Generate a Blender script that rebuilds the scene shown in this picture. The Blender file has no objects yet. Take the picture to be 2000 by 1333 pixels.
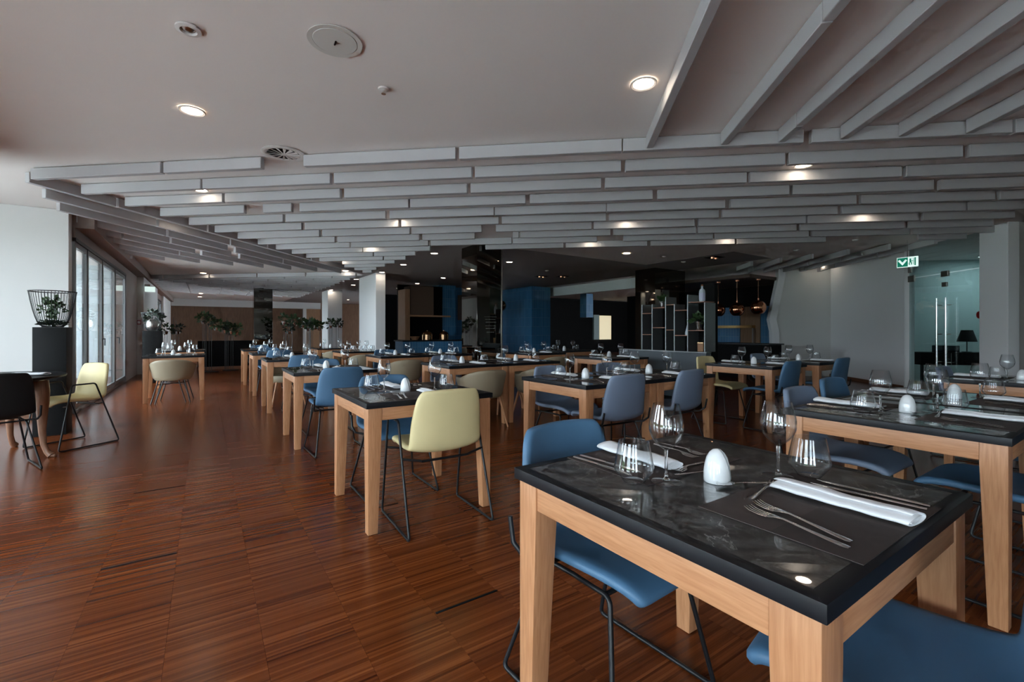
import bpy, bmesh, math, random
from mathutils import Vector, Matrix
random.seed(7)
R = math.radians
SC = bpy.context.scene
COL = SC.collection

# ------------------------------------------------------------------ camera
CAM_H = 1.16
cam_d = bpy.data.cameras.new('camera'); cam = bpy.data.objects.new('camera', cam_d); COL.objects.link(cam)
cam.location = (0, 0, CAM_H); cam.rotation_euler = (R(90), 0, R(-34))
cam_d.sensor_width = 36; cam_d.lens = 16.0; cam_d.shift_y = -0.00995
cam_d.clip_start = 0.05; cam_d.clip_end = 300
SC.camera = cam

# ------------------------------------------------------------------ daylight and exposure
world = bpy.data.worlds.new('daylight'); SC.world = world; world.use_nodes = True
bg = world.node_tree.nodes['Background']
bg.inputs[0].default_value = (0.80, 0.91, 1.0, 1); bg.inputs[1].default_value = 18.0
SC.view_settings.view_transform = 'Standard'; SC.view_settings.look = 'None'
SC.view_settings.gamma = 1.0; SC.view_settings.use_curve_mapping = False
SC.view_settings.exposure = 0.0

def portal(loc, rot, sx, sy):
    """light portal in a window opening: guides sampling of the sky, emits nothing itself"""
    l = bpy.data.lights.new('window_portal', 'AREA'); l.shape = 'RECTANGLE'; l.size = sx; l.size_y = sy
    l.cycles.is_portal = True
    o = bpy.data.objects.new('window_portal', l); COL.objects.link(o); o.location = loc; o.rotation_euler = rot
SC.cycles.max_bounces = 7; SC.cycles.diffuse_bounces = 4; SC.cycles.glossy_bounces = 4; SC.cycles.transmission_bounces = 6; SC.cycles.transparent_max_bounces = 16
SC.cycles.use_adaptive_sampling = True; SC.cycles.adaptive_threshold = .09; SC.cycles.adaptive_min_samples = 20
SC.cycles.caustics_reflective = False; SC.cycles.caustics_refractive = False
BAYX, BACKY, CEIL = -3.7, -4.0, 2.785
portal((BAYX - .02, 2.3, 1.35), (0, R(-90), 0), 2.5, 11.6)
portal((-2.65, BACKY - .02, 1.35), (R(90), 0, 0), 1.5, 2.5)
portal((-1.5, 11.0, 1.25), (0, R(-90), 0), 2.4, 5.2)
portal((-1.5, 21.8, 1.25), (0, R(-90), 0), 2.4, 3.4)

# ------------------------------------------------------------------ materials
MATS = {}
def new_mat(n):
    m = bpy.data.materials.new(n); m.use_nodes = True; MATS[n] = m
    nt = m.node_tree; return m, nt, nt.nodes['Principled BSDF']
def mat(n, c, rough=.5, metal=0., spec=.5, coat=0., noise=0., nscale=20., emit=None, estr=0., sheen=0., bump=0., bscale=200.):
    m, nt, b = new_mat(n)
    b.inputs['Base Color'].default_value = (*c, 1); b.inputs['Roughness'].default_value = rough
    b.inputs['Metallic'].default_value = metal; b.inputs['Specular IOR Level'].default_value = spec
    b.inputs['Coat Weight'].default_value = coat; b.inputs['Coat Roughness'].default_value = .05
    b.inputs['Sheen Weight'].default_value = sheen
    if emit: b.inputs['Emission Color'].default_value = (*emit, 1); b.inputs['Emission Strength'].default_value = estr
    if noise:
        t = nt.nodes.new('ShaderNodeTexCoord'); k = nt.nodes.new('ShaderNodeTexNoise'); k.inputs['Scale'].default_value = nscale
        k.inputs['Detail'].default_value = 4
        x = nt.nodes.new('ShaderNodeMix'); x.data_type = 'RGBA'
        x.inputs[6].default_value = (*[v * (1 - noise) for v in c], 1); x.inputs[7].default_value = (*[min(1, v * (1 + noise)) for v in c], 1)
        nt.links.new(t.outputs['Object'], k.inputs['Vector']); nt.links.new(k.outputs['Fac'], x.inputs[0]); nt.links.new(x.outputs[2], b.inputs['Base Color'])
    if bump:
        t = nt.nodes.new('ShaderNodeTexCoord'); k = nt.nodes.new('ShaderNodeTexNoise'); k.inputs['Scale'].default_value = bscale
        u = nt.nodes.new('ShaderNodeBump'); u.inputs['Strength'].default_value = bump; u.inputs['Distance'].default_value = .002
        nt.links.new(t.outputs['Object'], k.inputs['Vector']); nt.links.new(k.outputs['Fac'], u.inputs['Height']); nt.links.new(u.outputs['Normal'], b.inputs['Normal'])
    return m
def ramp(nt, stops):
    r = nt.nodes.new('ShaderNodeValToRGB'); e = r.color_ramp.elements
    while len(e) < len(stops): e.new(.5)
    for i, (p, c) in enumerate(stops): e[i].position = p; e[i].color = (*c, 1)
    return r
def math_node(nt, op, a, b=None):
    n = nt.nodes.new('ShaderNodeMath'); n.operation = op
    for i, v in enumerate((a, b)):
        if v is None: continue
        if isinstance(v, (int, float)): n.inputs[i].default_value = v
        else: nt.links.new(v, n.inputs[i])
    return n.outputs[0]

mat('wall_white', (.70, .71, .70), .7, noise=.02, nscale=3)
mat('panel_white', (.87, .88, .90), .55)
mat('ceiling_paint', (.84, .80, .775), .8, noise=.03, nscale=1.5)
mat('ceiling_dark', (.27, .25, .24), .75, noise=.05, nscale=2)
mat('slat_paint', (.49, .49, .505), .55)
mat('wall_brown', (.26, .20, .175), .6)
mat('bar_soffit', (.62, .66, .66), .6)
mat('soffit_warm', (.10, .065, .047), .6)
mat('black_matt', (.005, .0055, .006), .55, spec=.2)
mat('black_metal', (.008, .009, .011), .4, spec=.4)
mat('black_soft', (.007, .007, .0075), .6, spec=.25)
mat('dark_wall', (.006, .006, .0065), .6, spec=.08)
mat('copper_board', (.33, .15, .095), .5)
mat('alu', (.20, .205, .21), .4, metal=.6)
mat('steel', (.82, .82, .82), .16, metal=1)
mat('steel_brushed', (.45, .43, .40), .3, metal=1)
mat('silver', (.75, .75, .76), .15, metal=1)
mat('copper', (.80, .36, .20), .12, metal=1)
mat('bronze', (.40, .24, .14), .18, metal=1)
mat('brass', (.75, .52, .22), .22, metal=1)
mat('mirror_dark', (.16, .155, .14), .03, metal=1)
mat('porcelain', (.86, .88, .90), .12, coat=.6)
mat('napkin', (.88, .89, .92), .8, sheen=.3, bump=.25, bscale=900)
mat('black_edge', (.007, .008, .011), .42, spec=.3)
mat('blue_leather', (.070, .165, .285), .5, noise=.06, nscale=9, bump=.12, bscale=500)
mat('grey_blue_leather', (.19, .245, .345), .52, noise=.06, nscale=9, bump=.12, bscale=500)
mat('yellow_leather', (.74, .63, .335), .5, noise=.05, nscale=9, bump=.12, bscale=500)
mat('beige_leather', (.34, .28, .19), .5, noise=.05, nscale=7, bump=.1, bscale=400)
mat('seam', (.03, .06, .10), .6)
mat('banquette_grey', (.075, .09, .105), .6)
mat('leaf', (.035, .075, .025), .45, noise=.4, nscale=30)
mat('leaf_dark', (.018, .032, .018), .5, noise=.4, nscale=30)
mat('soil', (.02, .015, .012), .9)
mat('lamp_lens', (1, .9, .75), .4, emit=(1, .84, .66), estr=32.)
mat('panel_grey', (.66, .65, .62), .5)
mat('panel_lamp', (.9, .95, 1.), .4, emit=(.85, .95, 1.), estr=24.)
mat('trim_white', (.72, .70, .68), .5)
mat('red_plastic', (.35, .015, .015), .4)
mat('bottle_clear', (.55, .62, .70), .1)
mat('label_paper', (.55, .58, .75), .6)
mat('yellow_plastic', (.75, .52, .03), .4)
mat('white_plastic', (.8, .82, .83), .35)
mat('terracotta', (.32, .16, .08), .6)
mat('sign_green', (.0, .13, .075), .4, emit=(.0, .22, .13), estr=.6)
mat('sign_white', (.8, .9, .88), .4, emit=(.75, .95, .9), estr=.9)
mat('daylit_blind', (.9, .82, .6), .7, emit=(1, .86, .55), estr=.55)
mat('terrace', (.72, .70, .66), .9, noise=.1, nscale=2)
mat('outdoor_wall', (.60, .68, .71), .8, noise=.1, nscale=2)
mat('lettering', (.16, .17, .16), .5)
mat('teal_back', (.34, .43, .43), .6)
mat('screen', (.01, .012, .02), .15)
mat('hedge', (.06, .12, .03), .7, noise=.5, nscale=6)

def wood_mat(n, dark, light, axis=2, scale=9., rough=.42, stretch=14.):
    m, nt, b = new_mat(n)
    t = nt.nodes.new('ShaderNodeTexCoord'); mp = nt.nodes.new('ShaderNodeMapping')
    s = [stretch] * 3; s[axis] = 1.; mp.inputs['Scale'].default_value = s
    oi = nt.nodes.new('ShaderNodeObjectInfo'); ad = nt.nodes.new('ShaderNodeVectorMath'); ad.operation = 'ADD'
    sc_ = nt.nodes.new('ShaderNodeVectorMath'); sc_.operation = 'SCALE'; sc_.inputs['Scale'].default_value = 1.
    nt.links.new(t.outputs['Object'], ad.inputs[0]); nt.links.new(oi.outputs['Random'], sc_.inputs[0]); nt.links.new(sc_.outputs[0], ad.inputs[1])
    k = nt.nodes.new('ShaderNodeTexNoise'); k.inputs['Scale'].default_value = scale; k.inputs['Detail'].default_value = 6; k.inputs['Distortion'].default_value = .4
    nt.links.new(ad.outputs[0], mp.inputs['Vector']); nt.links.new(mp.outputs[0], k.inputs['Vector'])
    r = ramp(nt, [(.3, dark), (.7, light)]); nt.links.new(k.outputs['Fac'], r.inputs[0]); nt.links.new(r.outputs[0], b.inputs['Base Color'])
    b.inputs['Roughness'].default_value = rough
    u = nt.nodes.new('ShaderNodeBump'); u.inputs['Strength'].default_value = .08; u.inputs['Distance'].default_value = .002
    nt.links.new(k.outputs['Fac'], u.inputs['Height']); nt.links.new(u.outputs['Normal'], b.inputs['Normal'])
    return m
BD, BL = (.43, .19, .085), (.57, .285, .142)
wood_mat('beech_z', BD, BL, 2); wood_mat('beech_x', BD, BL, 0); wood_mat('beech_y', BD, BL, 1)
wood_mat('walnut_panel', (.15, .082, .048), (.23, .135, .082), 2, scale=3., rough=.5, stretch=10)
wood_mat('oak_panel', (.30, .17, .09), (.40, .24, .14), 2, scale=3., rough=.5)
wood_mat('cabriole_wood', (.20, .09, .05), (.28, .14, .08), 2)
wood_mat('baseboard_wood', (.13, .05, .022), (.19, .08, .036), 0, scale=4.)

def parquet():
    m, nt, b = new_mat('parquet')
    g = nt.nodes.new('ShaderNodeNewGeometry'); s = nt.nodes.new('ShaderNodeSeparateXYZ'); nt.links.new(g.outputs['Position'], s.inputs[0])
    colm = math_node(nt, 'FLOOR', math_node(nt, 'DIVIDE', math_node(nt, 'ADD', s.outputs['X'], .42), .3))
    strip = math_node(nt, 'FLOOR', math_node(nt, 'DIVIDE', math_node(nt, 'ADD', s.outputs['Y'], math_node(nt, 'MULTIPLY', colm, .0043)), .0098))
    rowb = math_node(nt, 'FLOOR', math_node(nt, 'DIVIDE', s.outputs['Y'], .3))
    def wn(a, c):
        cb = nt.nodes.new('ShaderNodeCombineXYZ'); nt.links.new(a, cb.inputs[0]); nt.links.new(c, cb.inputs[1])
        w = nt.nodes.new('ShaderNodeTexWhiteNoise'); w.noise_dimensions = '3D'; nt.links.new(cb.outputs[0], w.inputs['Vector']); return w.outputs['Value']
    v1 = wn(colm, strip); v2 = wn(colm, rowb)
    # neighbouring strips often come from one board: mix a slower noise along Y
    cb = nt.nodes.new('ShaderNodeCombineXYZ')
    nt.links.new(math_node(nt, 'MULTIPLY', colm, 3.7), cb.inputs[0]); nt.links.new(math_node(nt, 'MULTIPLY', strip, .35), cb.inputs[1])
    n0 = nt.nodes.new('ShaderNodeTexNoise'); n0.inputs['Scale'].default_value = 1.; n0.inputs['Detail'].default_value = 1; nt.links.new(cb.outputs[0], n0.inputs['Vector'])
    mp = nt.nodes.new('ShaderNodeMapping'); mp.inputs['Scale'].default_value = (3, 120, 1); nt.links.new(g.outputs['Position'], mp.inputs['Vector'])
    n1 = nt.nodes.new('ShaderNodeTexNoise'); n1.inputs['Scale'].default_value = 2.; n1.inputs['Detail'].default_value = 3; nt.links.new(mp.outputs[0], n1.inputs['Vector'])
    f = math_node(nt, 'ADD', math_node(nt, 'MULTIPLY', v1, .26), math_node(nt, 'ADD', math_node(nt, 'MULTIPLY', v2, .06), math_node(nt, 'ADD', math_node(nt, 'MULTIPLY', n0.outputs['Fac'], .46), math_node(nt, 'MULTIPLY', n1.outputs['Fac'], .20))))
    r = ramp(nt, [(.26, (.058, .0125, .0035)), (.42, (.125, .029, .0066)), (.58, (.185, .046, .0110)), (.80, (.33, .100, .027))])
    nt.links.new(f, r.inputs[0]); nt.links.new(r.outputs[0], b.inputs['Base Color'])
    rr = math_node(nt, 'ADD', .20, math_node(nt, 'MULTIPLY', n1.outputs['Fac'], .06)); nt.links.new(rr, b.inputs['Roughness'])
    b.inputs['Specular IOR Level'].default_value = .30
    u = nt.nodes.new('ShaderNodeBump'); u.inputs['Strength'].default_value = .03; u.inputs['Distance'].default_value = .001
    nt.links.new(f, u.inputs['Height']); nt.links.new(u.outputs['Normal'], b.inputs['Normal'])
parquet()

def marble():
    m, nt, b = new_mat('marble')
    t = nt.nodes.new('ShaderNodeTexCoord'); oi = nt.nodes.new('ShaderNodeObjectInfo'); ad = nt.nodes.new('ShaderNodeVectorMath'); ad.operation = 'ADD'
    sc_ = nt.nodes.new('ShaderNodeVectorMath'); sc_.operation = 'SCALE'; sc_.inputs['Scale'].default_value = 5.
    nt.links.new(oi.outputs['Location'], sc_.inputs[0]); nt.links.new(t.outputs['Object'], ad.inputs[0]); nt.links.new(sc_.outputs[0], ad.inputs[1])
    n = nt.nodes.new('ShaderNodeTexNoise'); n.inputs['Scale'].default_value = 20; n.inputs['Detail'].default_value = 10; n.inputs['Roughness'].default_value = .75; n.inputs['Distortion'].default_value = .9
    nt.links.new(ad.outputs[0], n.inputs['Vector'])
    r = ramp(nt, [(.36, (.004, .004, .0042)), (.50, (.026, .025, .0245)), (.62, (.085, .082, .08)), (.78, (.20, .195, .19))]); nt.links.new(n.outputs['Fac'], r.inputs[0])
    n2 = nt.nodes.new('ShaderNodeTexNoise'); n2.inputs['Scale'].default_value = 3.2; n2.inputs['Detail'].default_value = 8; n2.inputs['Roughness'].default_value = .6; n2.inputs['Distortion'].default_value = 1.4
    nt.links.new(ad.outputs[0], n2.inputs['Vector'])
    dv = math_node(nt, 'ABSOLUTE', math_node(nt, 'SUBTRACT', n2.outputs['Fac'], .5))
    vein = ramp(nt, [(.0, (1, 1, 1)), (.008, (0, 0, 0))]); nt.links.new(dv, vein.inputs[0])
    n3 = nt.nodes.new('ShaderNodeTexNoise'); n3.inputs['Scale'].default_value = 2.6; nt.links.new(ad.outputs[0], n3.inputs['Vector'])
    gate = ramp(nt, [(.50, (0, 0, 0)), (.64, (1, 1, 1))]); nt.links.new(n3.outputs['Fac'], gate.inputs[0])
    x = nt.nodes.new('ShaderNodeMix'); x.data_type = 'RGBA'; x.inputs[7].default_value = (.30, .30, .29, 1)
    nt.links.new(math_node(nt, 'MULTIPLY', vein.outputs[0], gate.outputs[0]), x.inputs[0]); nt.links.new(r.outputs[0], x.inputs[6]); nt.links.new(x.outputs[2], b.inputs['Base Color'])
    b.inputs['Roughness'].default_value = .35; b.inputs['Coat Weight'].default_value = 1.; b.inputs['Coat Roughness'].default_value = .012
marble()

def tiles():
    m, nt, b = new_mat('blue_tile')
    g = nt.nodes.new('ShaderNodeNewGeometry'); s = nt.nodes.new('ShaderNodeSeparateXYZ'); nt.links.new(g.outputs['Position'], s.inputs[0])
    cb = nt.nodes.new('ShaderNodeCombineXYZ'); nt.links.new(s.outputs['Z'], cb.inputs[0]); nt.links.new(math_node(nt, 'ADD', s.outputs['X'], s.outputs['Y']), cb.inputs[1])
    k = nt.nodes.new('ShaderNodeTexBrick'); k.offset = 0.; k.inputs['Scale'].default_value = 1.; k.inputs['Brick Width'].default_value = .33; k.inputs['Row Height'].default_value = .085
    k.inputs['Mortar Size'].default_value = .005; k.inputs['Color1'].default_value = (.036, .165, .34, 1); k.inputs['Color2'].default_value = (.055, .21, .42, 1); k.inputs['Mortar'].default_value = (.14, .28, .42, 1)
    nt.links.new(cb.outputs[0], k.inputs['Vector']); nt.links.new(k.outputs['Color'], b.inputs['Base Color']); b.inputs['Roughness'].default_value = .3
tiles()

def placemat():
    m, nt, b = new_mat('placemat')
    t = nt.nodes.new('ShaderNodeTexCoord'); k = nt.nodes.new('ShaderNodeTexChecker'); k.inputs['Scale'].default_value = 3.2
    k.inputs['Color1'].default_value = (.080, .060, .055, 1); k.inputs['Color2'].default_value = (.056, .042, .039, 1)
    w = nt.nodes.new('ShaderNodeTexWave'); w.inputs['Scale'].default_value = 90; w.wave_type = 'BANDS'
    nt.links.new(t.outputs['Object'], k.inputs['Vector']); nt.links.new(t.outputs['Object'], w.inputs['Vector'])
    x = nt.nodes.new('ShaderNodeMix'); x.data_type = 'RGBA'; x.blend_type = 'MULTIPLY'; x.inputs[0].default_value = .35
    nt.links.new(k.outputs['Color'], x.inputs[6]); nt.links.new(w.outputs['Color'], x.inputs[7]); nt.links.new(x.outputs[2], b.inputs['Base Color'])
    b.inputs['Roughness'].default_value = .75
placemat()

def glass(n, c=(1, 1, 1), ior=1.46):
    m, nt, b = new_mat(n)
    b.inputs['Base Color'].default_value = (*c, 1); b.inputs['Roughness'].default_value = 0.; b.inputs['IOR'].default_value = ior
    b.inputs['Transmission Weight'].default_value = 1.
glass('glassware')
def pane_mat(n, tint, refl=.1, rough=.0, base=.035, power=4.):
    m = bpy.data.materials.new(n); m.use_nodes = True; MATS[n] = m; nt = m.node_tree; nt.nodes.clear()
    o = nt.nodes.new('ShaderNodeOutputMaterial'); tr = nt.nodes.new('ShaderNodeBsdfTransparent'); tr.inputs[0].default_value = (*tint, 1)
    gl = nt.nodes.new('ShaderNodeBsdfGlossy'); gl.inputs['Roughness'].default_value = rough
    fr = nt.nodes.new('ShaderNodeLayerWeight'); fr.inputs[0].default_value = .5
    mx = nt.nodes.new('ShaderNodeMixShader'); nt.links.new(math_node(nt, 'ADD', math_node(nt, 'MULTIPLY', math_node(nt, 'POWER', fr.outputs['Facing'], power), .85), base + refl), mx.inputs[0])
    nt.links.new(tr.outputs[0], mx.inputs[1]); nt.links.new(gl.outputs[0], mx.inputs[2]); nt.links.new(mx.outputs[0], o.inputs[0])
pane_mat('thin_glass', (.965, .975, .98), .0, base=.055, power=3.2)
pane_mat('pane_clear', (.97, .99, 1.), .0)
pane_mat('pane_blue', (.955, .98, .99), .02)
pane_mat('pane_teal', (.72, .82, .82), .05)

# ------------------------------------------------------------------ mesh helpers
class MB:
    def __init__(s): s.v = []; s.f = []; s.merge = False
    def add(s, vs, fs):
        o = len(s.v); s.v += [tuple(v) for v in vs]; s.f += [tuple(i + o for i in f) for f in fs]; return s
    def box(s, x0, x1, y0, y1, z0, z1):
        return s.add([(x0, y0, z0), (x1, y0, z0), (x1, y1, z0), (x0, y1, z0), (x0, y0, z1), (x1, y0, z1), (x1, y1, z1), (x0, y1, z1)],
                     [(0, 3, 2, 1), (4, 5, 6, 7), (0, 1, 5, 4), (1, 2, 6, 5), (2, 3, 7, 6), (3, 0, 4, 7)])
    def frustum(s, b, t, z0, z1):
        (ax0, ax1, ay0, ay1), (bx0, bx1, by0, by1) = b, t
        return s.add([(ax0, ay0, z0), (ax1, ay0, z0), (ax1, ay1, z0), (ax0, ay1, z0), (bx0, by0, z1), (bx1, by0, z1), (bx1, by1, z1), (bx0, by1, z1)],
                     [(0, 3, 2, 1), (4, 5, 6, 7), (0, 1, 5, 4), (1, 2, 6, 5), (2, 3, 7, 6), (3, 0, 4, 7)])
    def prism(s, poly, z0, z1):
        n = len(poly)
        return s.add([(x, y, z0) for x, y in poly] + [(x, y, z1) for x, y in poly],
                     [tuple(reversed(range(n))), tuple(range(n, 2 * n))] + [(i, (i + 1) % n, n + (i + 1) % n, n + i) for i in range(n)])
    def lathe(s, prof, n=24, c=(0, 0, 0), close=False):
        vs = []; fs = []; m = len(prof); s.merge = True
        for r, z in prof:
            for i in range(n):
                a = 2 * math.pi * i / n; vs.append((c[0] + r * math.cos(a), c[1] + r * math.sin(a), c[2] + z))
        for j in range(m - 1 if not close else m):
            k = (j + 1) % m
            for i in range(n): fs.append((j * n + i, j * n + (i + 1) % n, k * n + (i + 1) % n, k * n + i))
        if not close:
            if prof[0][0] > 1e-6: fs.append(tuple(reversed(range(n))))
            if prof[-1][0] > 1e-6: fs.append(tuple((m - 1) * n + i for i in range(n)))
        return s.add(vs, fs)
    def tube(s, pts, r, n=8, closed=False, taper=None):
        pts = [Vector(p) for p in pts]; m = len(pts); vs = []; fs = []
        up = Vector((0.13, 0.27, 1)).normalized(); prev = None
        for i, p in enumerate(pts):
            a = pts[i - 1] if (i > 0 or closed) else p; b = pts[(i + 1) % m] if (i < m - 1 or closed) else p
            d1 = (p - a).normalized() if (p - a).length > 0 else None; d2 = (b - p).normalized() if (b - p).length > 0 else None
            d = ((d1 or d2) + (d2 or d1)).normalized()
            if prev is None:
                x = d.cross(up); x = x.normalized() if x.length > 1e-4 else d.cross(Vector((1, 0, 0))).normalized()
            else:
                x = (prev - d * prev.dot(d)).normalized()
            prev = x; y = d.cross(x)
            k = 1. / max(.5, math.sqrt((1 + (d1.dot(d2) if d1 and d2 else 1)) / 2))
            rr = r if taper is None else r * taper[i]
            for j in range(n):
                t = 2 * math.pi * j / n; vs.append(p + (x * math.cos(t) + y * math.sin(t)) * rr * (k if 0 < i < m - 1 else 1))
        for i in range(m - 1 if not closed else m):
            k = (i + 1) % m
            for j in range(n): fs.append((i * n + j, i * n + (j + 1) % n, k * n + (j + 1) % n, k * n + j))
        if not closed: fs += [tuple(reversed(range(n))), tuple((m - 1) * n + j for j in range(n))]
        return s.add(vs, fs)
    def grid(s, rows, closed_u=False):
        m, n = len(rows), len(rows[0])
        return s.add([v for r in rows for v in r], [(j * n + i, j * n + (i + 1) % n, (j + 1) * n + (i + 1) % n, (j + 1) * n + i) for j in range(m - 1) for i in range(n if closed_u else n - 1)])
    def mesh(s, name, material, smooth=None, bevel=0., bseg=2):
        me = bpy.data.meshes.new(name); me.from_pydata(s.v, [], s.f)
        bm = bmesh.new(); bm.from_mesh(me)
        if s.merge: bmesh.ops.remove_doubles(bm, verts=bm.verts, dist=1e-6)
        bmesh.ops.recalc_face_normals(bm, faces=bm.faces)
        if bevel:
            es = [e for e in bm.edges if len(e.link_faces) == 2 and e.calc_face_angle(0) > R(30)]
            bmesh.ops.bevel(bm, geom=es, offset=bevel, segments=bseg, profile=.6, affect='EDGES', clamp_overlap=True)
        bm.to_mesh(me); bm.free()
        me.materials.append(MATS[material])
        if smooth or bevel:
            me.shade_smooth(); me.set_sharp_from_angle(angle=R(smooth or 40))
        return me
    def build(s, name, material, parent=None, loc=None, **k):
        return obj(name, s.mesh(name, material, **k), parent, loc)
def obj(name, me, parent=None, loc=None, rotz=0):
    o = bpy.data.objects.new(name, me); COL.objects.link(o)
    if parent: o.parent = parent
    if loc: o.location = loc
    if rotz: o.rotation_euler = (0, 0, rotz)
    return o
def soft(me, level=1, thick=0., rim=True):
    """solidify + subdivide a mesh and return the result as plain mesh data"""
    o = bpy.data.objects.new('tmp', me); COL.objects.link(o)
    if thick:
        q = o.modifiers.new('s', 'SOLIDIFY'); q.thickness = thick; q.offset = -1; q.use_even_offset = True
    if level:
        q = o.modifiers.new('u', 'SUBSURF'); q.levels = level; q.render_levels = level
    dg = bpy.context.evaluated_depsgraph_get(); n = bpy.data.meshes.new_from_object(o.evaluated_get(dg)); n.name = me.name
    bpy.data.objects.remove(o); n.shade_smooth(); return n
USED = {}
def tag(o, label, cat, group=None, kind=None):
    o['label'] = label; o['category'] = cat
    if group: o['group'] = group
    if kind: o['kind'] = kind
    w = len(label.split())
    if w > 16 or w < 4: print('LABEL LENGTH', w, label)
    return o
def thing(name, label, cat, loc=(0, 0, 0), rotz=0, group=None, kind=None):
    o = bpy.data.objects.new(name, None); COL.objects.link(o); o.empty_display_size = .1
    o.location = loc; o.rotation_euler = (0, 0, rotz); return tag(o, label, cat, group, kind)
def copy_tree(o, parent=None):
    c = o.copy(); COL.objects.link(c); c.parent = parent
    for ch in list(o.children): copy_tree(ch, c)
    return c
def place(proto, label, loc, rotz=0, group=None, first=[set()]):
    if proto.name in first[0]: o = copy_tree(proto)
    else: o = proto; first[0].add(proto.name)
    o.location = loc; o.rotation_euler = (0, 0, rotz); o['label'] = label
    if group: o['group'] = group
    w = len(label.split())
    if w > 16 or w < 4: print('LABEL LENGTH', w, label)
    return o
def struct(name, label, cat, mb=None, material=None, loc=(0, 0, 0), **k):
    if mb is None: return thing(name, label, cat, loc, kind='structure')
    return tag(mb.build(name, material, None, loc, **k), label, cat, kind='structure')

# ceiling grid frame: slats run along p (right) or q (ahead), turned 41 degrees from the table grid
CB, SB = math.cos(R(41)), math.sin(R(41))
def W(p, q): return (p * CB + q * SB, -p * SB + q * CB)

# ------------------------------------------------------------------ floor
fl = struct('floor', 'brown strip parquet floor laid in square blocks across the room', 'floor', MB().box(BAYX, 22, BACKY, 31, -.12, -.012), 'black_matt')
blk = MB().box(.0003, .2997, .0003, .2997, -.012, 0).mesh('parquet_block', 'parquet')
cells = []
for i in range(-17, 75):
    for j in range(-14, 104):
        x, y = -.42 + .3 * i, .3 * j
        if x < BAYX or x > 21.7 or y < BACKY or y > 30.7: continue
        cx, cy = x + .15, y + .15
        d = cx * math.sin(R(34)) + cy * math.cos(R(34)); r = cx * math.cos(R(34)) - cy * math.sin(R(34))
        vis = d > 1.2 and abs(r / d) < 1.2
        cells.append((d if vis else 99 + abs(d), x, y))
cells.sort()
for d, x, y in cells[:300]: obj('parquet_block', blk, fl, (x, y, 0))
m = MB()
for d, x, y in cells[300:]:
    m.add([(x + .0006, y + .0006, 0), (x + .2994, y + .0006, 0), (x + .2994, y + .2994, 0), (x + .0006, y + .2994, 0), (x + .0006, y + .0006, -.012), (x + .2994, y + .0006, -.012), (x + .2994, y + .2994, -.012), (x + .0006, y + .2994, -.012)],
          [(0, 1, 2, 3), (0, 4, 5, 1), (1, 5, 6, 2), (2, 6, 7, 3), (3, 7, 4, 0)])
o = m.build('parquet_field', 'parquet', fl); o['kind'] = 'stuff'
for n, (x0, x1, y, lb) in enumerate([(-.419, -.123, 2.95, 'black metal slot strip set in the parquet, left of the aisle tables'), (.785, 1.08, 1.722, 'black metal slot strip in the parquet closest to the nearest table'),
                                     (-.419, -.123, 4.198, 'black metal slot strip in the parquet, farther along the open floor'), (.78, 1.075, 2.962, 'black metal slot strip in the parquet under the yellow chair')]):
    s_ = thing('floor_slot', lb, 'floor strip', (x0, y, 0), group='slot strips in the parquet')
    MB().box(0, x1 - x0, -.006, .006, .0002, .0022).build('cover', 'black_matt', s_, bevel=.0006)

# ------------------------------------------------------------------ ceiling
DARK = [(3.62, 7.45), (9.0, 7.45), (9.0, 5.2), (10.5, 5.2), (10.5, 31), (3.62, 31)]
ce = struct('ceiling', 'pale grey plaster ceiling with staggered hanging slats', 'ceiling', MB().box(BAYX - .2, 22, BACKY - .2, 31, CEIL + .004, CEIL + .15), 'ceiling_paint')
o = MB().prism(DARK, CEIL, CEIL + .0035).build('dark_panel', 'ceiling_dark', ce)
SH, ST = .112, .055
SMESH = {}
def slat(p0, p1, q, along='p', z=CEIL):
    L = round(p1 - p0, 2)
    if L < .05: return
    if L not in SMESH:
        SMESH[L] = MB().box(0, L, 0, ST, -SH, -.006).mesh('slat', 'slat_paint', bevel=.004, bseg=1)
        MB().box(0, 0, 0, 0, 0, 0)
    if along == 'p': x, y = W(p0, q); o = obj('slat', SMESH[L], ce, (x, y, z), R(-41))
    else: x, y = W(q, p0); o = obj('slat', SMESH[L], ce, (x, y, z), R(90 - 41))
    return o
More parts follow.
